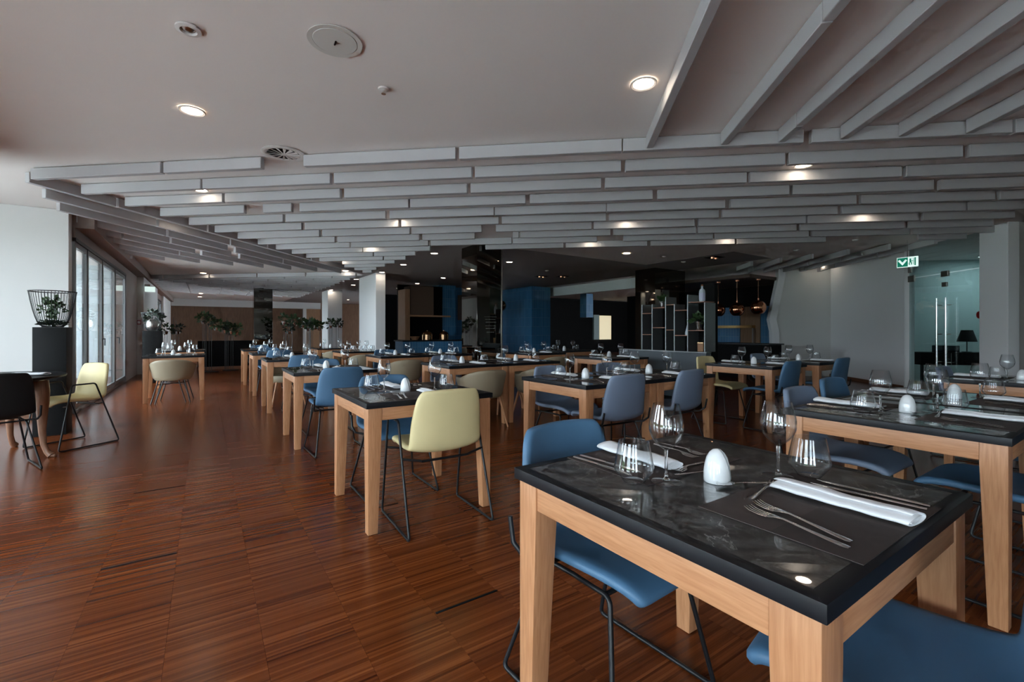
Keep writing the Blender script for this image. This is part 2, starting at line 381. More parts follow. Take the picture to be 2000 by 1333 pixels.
ROWS = {1: [(-5.31, -3.87), (-3.84, -2.83), (-2.41, -0.98), (-0.95, 0.45), (0.46, 1.88), (1.94, 3.37), (3.39, 4.76)],
 2: [(-5.33, -3.88), (-3.86, -2.42), (-2.38, -0.94), (-0.91, 0.50), (0.54, 1.96), (1.99, 3.41), (3.46, 5.00)],
 3: [(-5.32, -4.03), (-4.00, -2.57), (-2.52, -1.10), (-1.06, 0.35), (0.39, 1.81), (1.84, 3.25), (3.29, 4.94)],
 4: [(-5.33, -4.13), (-3.87, -3.48), (-3.37, -1.94), (-1.92, -0.50), (-0.45, 0.97), (1.02, 2.44), (2.47, 3.89), (3.95, 5.44)],
 5: [(-5.36, -3.92), (-3.88, -2.44), (-2.38, -0.96), (-0.95, 0.48), (0.49, 1.92), (1.98, 3.41), (3.46, 4.88), (4.93, 6.18)],
 6: [(-5.37, -3.95), (-3.90, -2.45), (-2.40, -0.97), (-0.93, 0.52), (0.56, 2.00), (2.04, 3.47), (3.52, 4.96), (4.98, 6.43)],
 7: [(-5.37, -3.95), (-3.90, -2.45), (-2.42, -1.31), (-1.09, 0.35), (0.38, 1.82), (1.87, 3.32), (3.34, 4.77), (4.82, 5.93)],
 8: [(-5.37, -3.95), (-3.90, -2.46), (-2.41, -1.52), (-0.89, -0.79), (-0.77, 0.67), (0.71, 1.97), (2.00, 3.43), (3.48, 4.91), (4.96, 6.08)],
 9: [(-5.37, -3.93), (-3.90, -2.46), (-2.42, -0.97), (-0.95, 0.49), (0.93, 2.37), (2.40, 3.84), (3.89, 5.32), (5.36, 6.5)],
 10: [(-5.37, -3.92), (-3.90, -2.58), (-1.52, -0.08), (-0.04, 1.40), (1.46, 2.88), (2.92, 4.35), (5.78, 6.5)],
 11: [(-5.37, -3.92), (-3.90, -3.04)], 12: [(-5.36, -3.92), (-3.89, -3.42)], 13: [(-5.09, -3.85)], 14: [(-5.29, -4.28)], 15: [(-5.28, -4.71)], 16: [(-5.3, -5.05)]}
for k, segs in ROWS.items():
    for a, b in segs: slat(a, b, 3.91 + .49 * (k - 1))
QS = {0: [(4.0, 4.9), (4.93, 6.3), (6.33, 7.69), (7.72, 9.11), (9.15, 11.69)], 1: [(4.49, 5.89), (5.93, 7.33), (7.36, 9.62), (9.65, 11.3)],
      2: [(4.99, 6.52), (6.56, 7.84), (8.05, 9.5), (9.53, 10.92)], 3: [(5.56, 7.05), (7.09, 8.5), (8.75, 10.52)], 4: [(6.23, 6.61), (6.65, 8.1), (8.27, 10.12)],
      5: [(6.75, 8.2), (8.23, 9.69)], 6: [(7.28, 9.24)], 7: [(7.8, 8.81)], 8: [(8.28, 8.5)]}
for k, segs in QS.items():
    for a, b in segs: slat(a, b, -5.44 - .452 * k, 'q')
for k, (p, js) in enumerate([(.70, (-.9, .5, 1.96, 3.885)), (1.29, (-.9, 1.0, 2.4, 3.885)), (1.73, (-.9, .8, 2.15, 3.6, 3.885)), (2.19, (-.9, .6, 2.05, 3.885)), (2.61, (-.9, .9, 2.35, 3.885)), (3.08, (-.9, .5, 1.9, 3.885)), (3.54, (.2, 1.6, 3.885)), (4.0, (.8, 2.3, 3.885))]):
    for a, b in zip(js[:-1], js[1:]): slat(a + .004, b - .004, p, 'q')
for k, (p, a, b) in enumerate([(4.28, 11.2, 12.1), (4.70, 10.7, 12.5), (5.12, 10.25, 12.6), (5.54, 9.75, 12.6), (5.96, 9.25, 12.6), (6.38, 8.75, 12.6)]):
    q = a
    while q < b - .1: slat(q, min(q + 1.45, b), p, 'q'); q += 1.49
# the second, farther slat field repeats the first one 10.45 m on
for k in range(0, 17):
    q = 11.84 + .49 * k
    p1 = (3.55 - q * SB) / CB; p0 = max((-1.4 - q * SB) / CB, -12.25)
    off = (k * .61) % 1.47; a = p0
    while a < p1:
        b = min(a + (1.43 if a > p0 else .5 + off), p1)
        x0, y0 = W(a, q); x1, y1 = W(b, q)
        if y0 < 22.6: slat(round(a, 2), round(b, 2), q)
        a = b + .04
for k in range(0, 7):
    p = -12.3 - .452 * k
    q0 = 11.95 + .52 * k; q1 = 19.5 - .43 * k; a = q0
    while a < q1: slat(round(a, 2), round(min(a + 1.45, q1), 2), p, 'q'); a += 1.49

# ------------------------------------------------------------------ walls of the hall
struct('wall_left_return', 'smooth white wall standing behind the black plinth at the left', 'wall', MB().box(BAYX, -1.53, 8.45, 8.65, 0, CEIL), 'wall_white')
struct('baseboard_left', 'brown wooden skirting along the white wall at the left', 'baseboard', MB().box(BAYX, -1.535, 8.425, 8.449, 0.0005, .075), 'baseboard_wood')
LX = -1.5
w = struct('wall_left', 'brown grey wall band above and beside the folding glass wall', 'wall')
MB().box(LX - .2, LX, 8.66, 13.62, 2.46, CEIL).build('header', 'wall_brown', w)
MB().box(LX - .2, LX, 13.62, 15.6, 0, CEIL).build('pier', 'wall_brown', w)
MB().box(LX - .2, -1.36, 15.6, 19.9, 0, CEIL).build('pier', 'wall_white', w)
MB().box(LX - .2, LX, 19.9, 23.7, 2.4, CEIL).build('header', 'wall_brown', w)
MB().box(LX - .2, -1.42, 23.7, 28.4, 0, CEIL).build('pier', 'wall_white', w)
MB().box(LX, -1.30, 8.66, 28.4, 2.60, CEIL - .002).build('soffit', 'wall_brown', w)
def glazing(name, label, ys, x, ztop, panem, z0=.06):
    g = struct(name, label, 'window')
    MB().box(x - .08, x + .01, ys[0], ys[-1], .0005, z0).build('sill', 'alu', g, bevel=.004)
    MB().box(x - .08, x + .01, ys[0], ys[-1], ztop - .05, ztop).build('head_rail', 'black_metal', g)
    for i, y in enumerate(ys):
        MB().box(x - .07, x, y + .002, y + .068, z0, ztop - .05).build('mullion', 'alu', g, bevel=.004)
    for a, b in zip(ys[:-1], ys[1:]):
        f = MB()
        f.box(x - .05, x - .01, a + .07, a + .105, z0, ztop - .05).box(x - .05, x - .01, b - .035, b, z0, ztop - .05)
        f.box(x - .05, x - .01, a + .105, b - .035, z0, z0 + .07).box(x - .05, x - .01, a + .105, b - .035, ztop - .12, ztop - .05)
        s_ = f.build('sash', 'alu', g)
        MB().box(x - .034, x - .026, a + .105, b - .035, z0 + .07, ztop - .12).build('pane', panem, s_)
    return g
g = glazing('window_1', 'folding glass wall of four tall aluminium panes at the left', [8.66, 9.5, 10.75, 12.1, 13.55], LX, 2.46, 'pane_blue')
for y in (10.6, 12.2):
    MB().tube([(LX + .005, y, 1.02), (LX + .045, y, 1.02), (LX + .045, y, .90)], .009, 8).build('handle', 'black_metal', g, smooth=40)
glazing('window_2', 'far glass wall panes behind the second black plinth', [19.95, 21.2, 22.5, 23.63], LX, 2.4, 'pane_blue')
# bay with large windows left of the camera, and windows in the wall behind it
def window_wall(nm, label, horiz, pos, spans, ztop=2.4, z0=.08):
    w = struct(nm, label, 'wall')
    def bx(a, b, z_0, z_1, name, m, t0=-.2, t1=0.):
        mb = MB()
        if horiz: mb.box(a, b, pos + t0, pos + t1, z_0, z_1)
        else: mb.box(pos + t0, pos + t1, a, b, z_0, z_1)
        mb.build(name, m, w)
    a0 = spans[0][0]; b0 = spans[-1][1]
    bx(a0, b0, ztop, CEIL, 'header', 'wall_white'); bx(a0, b0, 0, z0, 'sill', 'alu')
    for i, (a, b, open_) in enumerate(spans):
        if open_:
            bx(a, a + .07, z0, ztop, 'mullion', 'alu', -.14, -.06); bx(a + .07, b, z0, ztop, 'pane', 'pane_clear', -.11, -.10)
        else: bx(a, b, z0, ztop, 'pier', 'wall_white')
    return w
sp = [(BACKY, -3.4, False), (-3.4, -2.0, True), (-2.0, -.8, False), (-.8, .9, True), (.9, 2.2, False), (2.2, 3.8, True), (3.8, 5.3, False), (5.3, 7.2, True), (7.2, 8.45, False)]
window_wall('wall_bay_left', 'window wall of the bay left of the camera', False, BAYX, sp)
struct('trim_4', 'dropped ceiling bulkhead along the window bay left of the camera', 'trim', MB().box(-2.3, -2.1, BACKY, 6.2, 2.08, CEIL + .003), 'wall_white')  # added out of view; sized to darken the ceiling at upper left
window_wall('wall_back', 'wall behind the camera with tall windows', True, BACKY, [(BAYX, -3.4, False), (-3.4, -1.9, True), (-1.9, 16, False)])
struct('wall_right', 'plain wall closing the room far to the right', 'wall', MB().box(16, 16.2, BACKY, 2.2, 0, CEIL), 'wall_white')
struct('wall_far', 'dark wood panelled wall at the far end of the hall', 'wall', MB().box(-1.5, 9.9, 28.4, 28.6, 0, CEIL), 'walnut_panel')
tf = struct('trim_1', 'white plaster band and door frame over the far wood panelling', 'trim')
MB().box(-1.4, 5.6, 28.30, 28.398, 2.42, CEIL).build('band', 'wall_white', tf)
MB().box(4.65, 4.82, 28.22, 28.398, 0, 2.42).build('frame', 'trim_white', tf)
MB().box(4.82, 5.55, 28.25, 28.398, 0, 2.42).build('pier', 'oak_panel', tf)
# low planter divider across the hall
dv = thing('planter_divider', 'low black planter divider with brown wooden plinth at the end of the aisle', 'divider', (-.2, 16.2, 0))
MB().box(0, 1.5, 0, .35, .0005, .09).build('plinth', 'baseboard_wood', dv, bevel=.005); MB().box(.02, 1.48, .02, .33, .09, .86).build('box', 'dark_wall', dv, bevel=.006)

# columns
def pier(name, label, x0, x1, y0, y1, m='panel_white', z1=CEIL): return struct(name, label, 'column', MB().box(x0, x1, y0, y1, 0, z1), m, bevel=.004, bseg=1)
pier('column', 'white square pier right of the aisle tables, the nearer one', 3.95, 4.22, 12.65, 14.3)
pier('column', 'white pier farther down the hall beside the potted plant', 4.05, 4.6, 19.1, 20.2)
mc = struct('column', 'tall dark mirror-clad column with faint lettering in the middle of the hall', 'column', loc=(0, 0, 0))
MB().box(4.2, 4.74, 7.39, 8.0, 0, CEIL).build('cladding', 'mirror_dark', mc, bevel=.002, bseg=1)
for k, z in enumerate((1.42, 1.37, 1.32, 1.25, 1.20, 1.13)):
    m = MB(); x = 4.36 + (.0, .02, .03, .02, .03, .05)[k]
    while x < 4.62 - (.0, .02, .03, .02, .03, .06)[k]:
        l = random.uniform(.02, .05); m.box(x, x + l, 7.3865, 7.3892, z, z + .010); x += l + .010
    m.build('lettering', 'lettering', mc)
MB().box(4.735, 4.755, 7.378, 7.389, 0, CEIL).build('edge_trim', 'steel_brushed', mc)
mc = struct('column', 'broad dark mirrored pier behind the open shelf', 'column', MB().box(9.6, 10.85, 7.65, 8.3, 0, CEIL), 'mirror_dark', bevel=.002, bseg=1)
struct('column', 'slim mirrored column far down the aisle', 'column', MB().box(1.45, 2.05, 18.7, 19.2, 0, CEIL), 'mirror_dark', bevel=.002, bseg=1)

# blue tiled kitchen blocks, bar soffit and dark back walls
struct('wall_blue_tile', 'blue vertical tile wall block behind the mirrored column', 'wall', MB().box(9.84, 10.7, 13.3, 15.6, 0, CEIL), 'blue_tile')
struct('wall_blue_tile', 'far blue tile pillar hanging in the dark bar area', 'wall', MB().box(13.75, 14.15, 14.6, 15.0, 1.75, CEIL), 'blue_tile')
struct('wall_bar_back', 'dark back wall of the bar area', 'wall', MB().box(10.7, 22, 17.5, 17.7, 0, CEIL), 'dark_wall')
struct('wall_kitchen_back', 'dark brown wall behind the show kitchen', 'wall', MB().box(5.8, 10.7, 20, 20.2, 0, CEIL), 'dark_wall')
struct('wall_service', 'dark wall at the end of the bar area', 'wall', MB().box(21.8, 22, 4, 17.5, 0, CEIL), 'dark_wall')
sf = struct('trim_2', 'pale grey bulkhead edge across the dark bar ceiling', 'trim', MB().box(10.9, 11.0, 7.9, 14.8, 2.47, CEIL), 'bar_soffit')
sf = struct('trim_3', 'warm brown lowered ceiling over the bar', 'trim', MB().box(11.0, 13.41, 5.95, 9.5, 2.47, 2.55), 'soffit_warm')
# doorway with pale light at the back of the bar
dl_ = struct('door_1', 'pale yellow lit doorway in the dark bar wall', 'door')
MB().box(17.3, 18.2, 17.4, 17.49, .7, 1.97).build('panel', 'daylit_blind', dl_); MB().box(16.9, 17.3, 17.38, 17.49, .7, 2.0).build('jamb', 'teal_back', dl_)  # panel glows by itself, standing in for light in the doorway

# ------------------------------------------------------------------ right hand wall on the slat grid
def pqbox(mb, p0, p1, q0, q1, z0, z1):
    a = [W(p0, q0), W(p1, q0), W(p1, q1), W(p0, q1)]; return mb.prism(a, z0, z1)
struct('wall_right_panel', 'tall white panelled wall left of the glass doors', 'wall', pqbox(MB(), 6.62, 6.8, 9.9, 12.45, 0, CEIL), 'panel_white')
struct('baseboard_right', 'brown wooden skirting under the white panel wall', 'baseboard', pqbox(MB(), 6.595, 6.619, 9.92, 12.45, .0005, .07), 'baseboard_wood')
struct('column', 'white square column between the glass doors at the right edge', 'column', pqbox(MB(), 6.5, 6.95, 7.62, 8.1, 0, CEIL), 'panel_white', bevel=.005, bseg=1)
m = MB()
pts = [W(5.36, 12.5), W(6.62, 12.5), W(6.62, 12.62), W(5.36, 12.62)]
wp = struct('wall_slanted', 'white angled partition with slanted edge beside the bar', 'wall')
m = MB()
prof = [(5.27, 0), (5.24, 1.15), (5.18, 1.45), (5.40, 2.55), (5.40, CEIL)]
vs = []
for q in (12.5, 12.62):
    for p, z in prof: x, y = W(p, q); vs.append((x, y, z))
    for z in (CEIL, 0): x, y = W(6.66, q); vs.append((x, y, z))
n = 7
m.add(vs, [tuple(range(n)), tuple(reversed(range(n, 2 * n)))] + [(i, (i + 1) % n, n + (i + 1) % n, n + i) for i in range(n)])
m.build('panel', 'wall_white', wp)
m = MB(); vs = []
for q in (12.46, 12.64):
    for dp in (0, .17):
        for p, z in prof: x, y = W(p - .02 + dp, q); vs.append((x, y, z))
k = len(prof)
fs = []
for i in range(k - 1):
    a, b, c, d = i, i + k, i + 2 * k, i + 3 * k
    fs += [(a, a + 1, b + 1, b), (c, d, d + 1, c + 1), (a, c, c + 1, a + 1), (b, b + 1, d + 1, d)]
fs += [(0, k, 3 * k, 2 * k), (k - 1, 3 * k - 1, 4 * k - 1, 2 * k - 1)]
m.add(vs, fs); m.build('edge_trim', 'panel_white', wp)
# glass doors
dg = struct('door_2', 'teal tinted glass double door with long steel pull handles', 'door')
def pqpane(q0, q1, z0, z1, p=6.68, t=.012, name='pane', parent=None, m='pane_teal'): return pqbox(MB(), p, p + t, q0, q1, z0, z1).build(name, m, parent)
pqpane(8.98, 9.86, .02, 2.18, parent=dg); pqpane(8.12, 8.965, .02, 2.18, parent=dg); pqpane(8.12, 9.86, 2.2, CEIL - .01, parent=dg)
for q in (9.08, 8.88):
    x, y = W(6.60, q); hd = MB().tube([(x, y, .5), (x, y, 1.75)], .016, 10)
    x2, y2 = W(6.68, q)
    for z in (.6, 1.1, 1.62): hd.tube([(x, y, z), (x2, y2, z)], .010, 8)
    hd.build('handle', 'steel', dg, smooth=40)
for q0, q1, z0, z1 in [(9.72, 9.88, 2.12, 2.24), (8.93, 9.08, 2.13, 2.23), (8.10, 8.22, 2.12, 2.26), (9.80, 9.88, 2.3, 2.55), (8.10, 8.18, 2.35, 2.6), (8.96, 9.06, 1.95, 2.03)]:
    pqbox(MB(), 6.665, 6.705, q0, q1, z0, z1).build('patch_fitting', 'steel_brushed', dg, bevel=.003, bseg=1)
dg2 = struct('door_3', 'teal tinted glass panel right of the white column', 'door')
pqpane(5.9, 7.62, .02, CEIL - .01, parent=dg2)
pqbox(MB(), 6.64, 6.72, 7.5, 7.61, .02, CEIL - .01).build('frame', 'steel_brushed', dg2)
pqbox(MB(), 6.65, 6.71, 6.9, 7.5, 2.12, 2.2).build('patch_fitting', 'steel_brushed', dg2)
struct('wall_reception', 'pale teal wall of the room behind the glass doors', 'wall', pqbox(MB(), 10.0, 10.15, 5.2, 14.5, 0, CEIL), 'teal_back')
struct('wall_reception_side', 'side wall of the room behind the glass doors', 'wall', pqbox(MB(), 6.8, 10.0, 11.6, 11.7, 0, CEIL), 'teal_back')

# outdoors
struct('ground_outside', 'grey terrace paving outside the windows', 'ground', MB().box(-60, BAYX - .2, -40, 60, -.3, -.05), 'terrace')
struct('ground_back', 'grey terrace paving behind the room', 'ground', MB().box(BAYX - .2, 40, -40, BACKY - .2, -.3, -.05), 'terrace')
struct('ground_left', 'terrace paving outside the folding glass wall', 'ground', MB().box(BAYX - .2, LX - .2, 8.65, 60, -.3, -.05), 'terrace')
struct('outdoor_wing', 'grey blue wing of the building outside the folding glass wall', 'building', MB().box(-6, -1.72, 15.2, 18.6, -.05, 4.), 'outdoor_wall')  # added block that dims the sky seen through the folding glass
struct('outdoor_wing', 'far grey blue wing of the building outside the far glass', 'building', MB().box(-6, -1.72, 27, 30, -.05, 4.), 'outdoor_wall')  # second added block, dimming what shows through the far glass
struct('hedge_outside', 'green hedge growing beyond the terrace', 'hedge', MB().box(-16, -14.5, -20, 40, -.05, 1.5), 'hedge')
# ------------------------------------------------------------------ tables
def make_table():
    t = thing('dining_table', 'table', 'table')
    S = .83; h = S / 2
    top = MB()
    # black slab edge around a recessed marble field
    b = .032
    sq = lambda e, z: [(-e, -e, z), (e, -e, z), (e, e, z), (-e, e, z)]
    vs = sq(h, .718) + sq(h, .75) + sq(h - b, .75) + sq(h - b, .718)
    top.add(vs, [(4 * e + k, 4 * e + (k + 1) % 4, 4 * ((e + 1) % 4) + (k + 1) % 4, 4 * ((e + 1) % 4) + k) for e in range(4) for k in range(4)])
    tt = top.build('top_edge', 'black_edge', t, bevel=.0025)
    MB().box(-h + b, h - b, -h + b, h - b, .722, .7492).build('marble_top', 'marble', t)
    i0, i1 = h - .012, h - .092
    for sx in (-1, 1):
        for sy in (-1, 1):
            f = lambda a, c: (min(sx * a, sx * c), max(sx * a, sx * c)); g = lambda a, c: (min(sy * a, sy * c), max(sy * a, sy * c))
            lg = MB(); q0 = (*f(i0, i0 - .056), *g(i0, i0 - .056)); q1 = (*f(i0, i1), *g(i0, i1)); vs = []
            for (x0, x1, y0, y1), z in ((q0, .001), (q1, .63), (q1, .7175)): vs += [(x0, y0, z), (x1, y0, z), (x1, y1, z), (x0, y1, z)]
            lg.add(vs, [(3, 2, 1, 0), (8, 9, 10, 11)] + [(4 * e + k, 4 * e + (k + 1) % 4, 4 * e + 4 + (k + 1) % 4, 4 * e + 4 + k) for e in (0, 1) for k in range(4)])
            lg.build('leg', 'beech_z', t, bevel=.003)
    for sy in (-1, 1):
        MB().box(-i1 + .001, i1 - .001, *sorted((sy * (i0 - .004), sy * (i0 - .028))), .645, .7175).build('apron', 'beech_x', t, bevel=.002)
        MB().box(*sorted((sy * (i0 - .004), sy * (i0 - .028))), -i1 + .001, i1 - .001, .645, .7175).build('apron', 'beech_y', t, bevel=.002)
    return t
TABLE = make_table()

# ------------------------------------------------------------------ chairs
def lerp_profile(P, n):
    out = []
    for k in range(n):
        t = k / (n - 1) * (len(P) - 1); i = min(int(t), len(P) - 2); f = t - i
        p0, p1, p2, p3 = P[max(i - 1, 0)], P[i], P[i + 1], P[min(i + 2, len(P) - 1)]
        out.append(tuple(.5 * (2 * b + (c - a) * f + (2 * a - 5 * b + 4 * c - d) * f * f + (-a + 3 * b - 3 * c + d) * f ** 3) for a, b, c, d in zip(p0, p1, p2, p3)))
    return out
def shell_mesh(material):
    # (y, z, half width, side lift, side forward)
    P = [(.245, .425, .185, 0, 0), (.225, .447, .205, .004, 0), (.14, .455, .225, .012, 0), (.02, .447, .232, .018, .0), (-.10, .440, .236, .024, .01), (-.185, .448, .236, .03, .02),
         (-.222, .495, .234, .02, .04), (-.236, .59, .230, .0, .05), (-.252, .70, .218, 0, .045), (-.266, .785, .198, 0, .04), (-.273, .818, .168, 0, .035)]
    P = lerp_profile(P, 19); rows = []
    N = 11
    for y, z, w, lift, fwd in P:
        row = []
        for i in range(N):
            s = -1 + 2 * i / (N - 1); q = abs(s) ** 2.4
            row.append((w * s, y + fwd * q, z + lift * q))
        rows.append(row)
    return soft(MB().grid(rows).mesh('shell', material, smooth=180), 1, .034)
def make_chair(name, material, arms):
    t = thing(name, 'chair', 'chair')
    sh = obj('shell', shell_mesh(material), t)
    # stitched seam round the seat
    MB().tube([(.205, .17, .4705), (.214, .08, .471), (.220, -.02, .472), (.222, -.12, .4755)], .0016, 5).build('seam', 'seam', sh)
    MB().tube([(-.205, .17, .4705), (-.214, .08, .471), (-.220, -.02, .472), (-.222, -.12, .4755)], .0016, 5).build('seam', 'seam', sh)
    r = .0075
    def fillet(pts, rad=.03):
        out = [Vector(pts[0])]
        for a, b, c in zip(pts[:-2], pts[1:-1], pts[2:]):
            a, b, c = Vector(a), Vector(b), Vector(c)
            u = (a - b).normalized() * rad; v = (c - b).normalized() * rad
            for f in (0, .25, .5, .75, 1): out.append((b + u) * (1 - f) ** 2 + b * 2 * f * (1 - f) + (b + v) * f * f)
        out.append(Vector(pts[-1])); return out
    for s in (-1, 1):
        if arms:
            pts = [(s * .18, -.09, .428), (s * .245, -.10, .445), (s * .262, -.265, .0085), (s * .262, .235, .0085), (s * .256, .125, .64), (s * .256, -.075, .65), (s * .257, -.13, .44)]
            pts = [(s * .2, -.135, .432), (s * .258, -.15, .436), (s * .2575, -.155, .43)]
            loop = [(s * .262, -.10, .0085), (s * .262, -.275, .0085), (s * .256, -.065, .632), (s * .256, .13, .630), (s * .262, .24, .0085), (s * .262, -.10, .0085)]
            MB().tube(fillet(loop, .025), r, 8).build('sled_loop', 'black_metal', t, smooth=50)
            MB().tube([(s * .15, -.16, .405), (s * .2575, -.137, .425)], r, 8).build('seat_bracket', 'black_metal', t, smooth=50)
            MB().tube([(s * .15, .14, .415), (s * .258, .165, .43)], r, 8).build('seat_bracket', 'black_metal', t, smooth=50)
        else:
            loop = [(s * .17, 0, .410), (s * .175, -.13, .410), (s * .245, -.262, .0085), (s * .245, .225, .0085), (s * .175, .15, .410), (s * .17, 0, .410)]
            MB().tube(fillet(loop, .025), r, 8).build('sled_loop', 'black_metal', t, smooth=50)
            MB().tube([(s * .18, -.10, .41), (s * .235, -.16, .418), (s * .247, -.205, .455), (s * .247, -.222, .535)], .008, 8).build('back_bracket', 'black_metal', t, smooth=50)
    if arms: MB().tube([(-.15, -.16, .402), (.15, -.16, .402)], r, 8).build('cross_bar', 'black_metal', t, smooth=50)
    else:
        for y in (-.10, .13): MB().tube([(-.172, y, .408), (.172, y, .408)], r, 8).build('cross_bar', 'black_metal', t, smooth=50)
    return t
BLUE = make_chair('shell_chair', 'blue_leather', False)
GREYB = make_chair('shell_chair', 'grey_blue_leather', False)
YARM = make_chair('shell_armchair', 'yellow_leather', True)
YEL = make_chair('shell_chair', 'yellow_leather', False)
BLACKC = make_chair('shell_chair', 'black_soft', False)
def make_tub(legmat):
    t = thing('tub_armchair', 'tub', 'armchair')
    rows = []
    N = 27
    for k in range(7):
        f = k / 6; row = []
        for i in range(N):
            a = R(-118 + 236 * i / (N - 1)); u = abs(-1 + 2 * i / (N - 1))
            ztop = .70 - .092 * min(1, u / .68) ** 2.4; zb = .375 + .015 * u ** 2
            z = zb + (ztop - zb) * f; r = .252 + .058 * f
            row.append((r * math.sin(a) * 1.03, -r * math.cos(a) * .95, z))
        rows.append(row)
    obj('barrel_back', soft(MB().grid(rows).mesh('barrel_back', 'beige_leather', smooth=180), 1, .035), t)
    m = MB().lathe([(.0, .36), (.225, .36), (.245, .375), (.248, .44), (.235, .465), (.0, .472)], 28); m.build('seat_cushion', 'beige_leather', t, smooth=60)
    for sx in (-1, 1):
        for sy in (-1, 1):
            if legmat == 'rod':
                MB().tube([(sx * .17, sy * .17, .365), (sx * .255, sy * .25, .001)], .0085, 8).tube([(sx * .10, sy * .21, .365), (sx * .20, sy * .265, .001)], .0085, 8).build('leg', 'black_metal', t, smooth=50)
            else:
                MB().tube([(sx * .16, sy * .16, .365), (sx * .235, sy * .235, .001)], .018, 10, taper=[1, .6]).build('leg', 'beech_z', t, smooth=50)
    if legmat == 'rod':
        MB().tube([(-.19, -.19, .30), (.19, .19, .30)], .006, 8).tube([(-.19, .19, .30), (.19, -.19, .30)], .006, 8).build('brace', 'black_metal', t, smooth=50)
    else:
        MB().box(-.19, .19, -.02, .02, .335, .362).box(-.02, .02, -.19, .19, .335, .362).build('brace', 'beech_x', t)
    return t
TUB_ROD = make_tub('rod'); TUB_WOOD = make_tub('wood')

# ------------------------------------------------------------------ tableware prototypes
def make_wine():
    t = thing('wine_glass', 'wine', 'glass')
    out = [(.0405, .0), (.0410, .0012), (.030, .0035), (.012, .0065), (.0055, .013), (.0042, .025), (.0040, .06), (.0046, .082), (.0075, .090), (.022, .100), (.036, .116), (.0435, .134), (.0455, .150), (.0435, .170), (.0385, .193), (.0340, .212), (.0334, .2126)]
    inn = [(.0328, .212), (.0373, .193), (.0423, .170), (.0443, .150), (.0423, .134), (.0348, .1175), (.021, .1025), (.008, .0950), (.0, .0935)]
    MB().lathe([(0, .0880), (.0045, .0884)] + lerp_profile(out[8:-1], 26) + lerp_profile(inn[:-1], 22) + [(0, .0935)], 36).build('bowl', 'thin_glass', t, smooth=60)
    MB().lathe([(0, .0062), (.0095, .0072)] + out[4:8] + [(.0048, .0868), (.0, .0874)], 20).build('stem', 'glassware', t, smooth=60)
    MB().lathe([(0, 0)] + out[:4] + [(.0095, .0070), (0, .0060)], 36).build('foot', 'thin_glass', t, smooth=60); return t
def make_tumbler():
    t = thing('water_tumbler', 'tumbler', 'glass')
    out = [(.0, .0), (.0240, .0), (.0265, .0008), (.0285, .0030), (.0500, .0300), (.0520, .0335), (.0532, .0380), (.0530, .0430), (.0520, .0490), (.0405, .1095), (.0402, .1108)]
    inn = [(.0394, .1108), (.0392, .1095), (.0508, .0490), (.0518, .0430), (.0520, .0380), (.0508, .0338), (.0490, .0305), (.0300, .0082), (.0270, .0070), (.0, .0066)]
    MB().lathe(out[3:] + inn[:-2], 36, close=True).build('wall', 'thin_glass', t, smooth=50)
    MB().lathe([(0, 0), (.0240, 0), (.0262, .0008), (.0278, .0028), (.0280, .0050), (.0265, .0062), (0, .0058)], 36).build('thick_base', 'thin_glass', t, smooth=50); return t
def make_egg():
    t = thing('salt_and_pepper_egg', 'egg', 'salt shaker')
    prof = [(0, 0), (.0325, 0), (.0338, .0015), (.0345, .012), (.0340, .028), (.0315, .048), (.0265, .066), (.0190, .079), (.0100, .0870), (0, .0895)]
    base = MB().lathe(prof, 28)
    nrm = Vector((math.cos(R(15)), 0, math.sin(R(15)))); co = Vector((.005, 0, .088))
    for s in (-1, 1):
        me = base.mesh('half', 'porcelain'); bm = bmesh.new(); bm.from_mesh(me)
        bmesh.ops.remove_doubles(bm, verts=bm.verts, dist=1e-5)
        r = bmesh.ops.bisect_plane(bm, geom=bm.verts[:] + bm.edges[:] + bm.faces[:], plane_co=co + nrm * .0022 * s, plane_no=nrm * s, clear_inner=True)
        bmesh.ops.contextual_create(bm, geom=[e for e in r['geom_cut'] if isinstance(e, bmesh.types.BMEdge)])
        bmesh.ops.recalc_face_normals(bm, faces=bm.faces); bm.to_mesh(me); bm.free(); me.shade_smooth(); me.set_sharp_from_angle(angle=R(45))
        obj('salt_half' if s < 0 else 'pepper_half', me, t)
    return t
def make_napkin():
    t = thing('napkin', 'napkin', 'napkin')
    path = []
    K = 58
    for k in range(K):
        th = k / (K - 1) * 4.6 * math.pi
        path.append(((.0245 + .0015 * th) * math.cos(th), .0145 + (.0028 + .00072 * th) * math.sin(th)))
    rows = []
    for j in range(14):
        y = -.14 + .28 * j / 13; w = 1 + .04 * math.sin(j * .9); b = .0008 * math.sin(j * 1.7)
        rows.append([(x * w + .002 * math.sin(j * .5), y + .004 * (i / K) * math.sin(i * .35), max(.0012, z * (1 + .06 * math.sin(j * .7 + 1)) + b)) for i, (x, z) in enumerate(path)])
    obj('folded_cloth', soft(MB().grid(rows).mesh('folded_cloth', 'napkin', smooth=180), 0, .0016), t); return t
def strip(mb, pts, n=5):
    """solid bar along y: pts = (y, half width, z centre, half thickness, x)"""
    rows = []
    for y, w, z, h, x in pts:
        rows.append([(x + w * math.cos(a), y, z + h * math.sin(a)) for a in [2 * math.pi * k / 8 for k in range(8)]])
    m = len(rows); mb.grid(rows, True); o = len(mb.v) - m * 8
    mb.f += [tuple(o + k for k in reversed(range(8))), tuple(o + (m - 1) * 8 + k for k in range(8))]
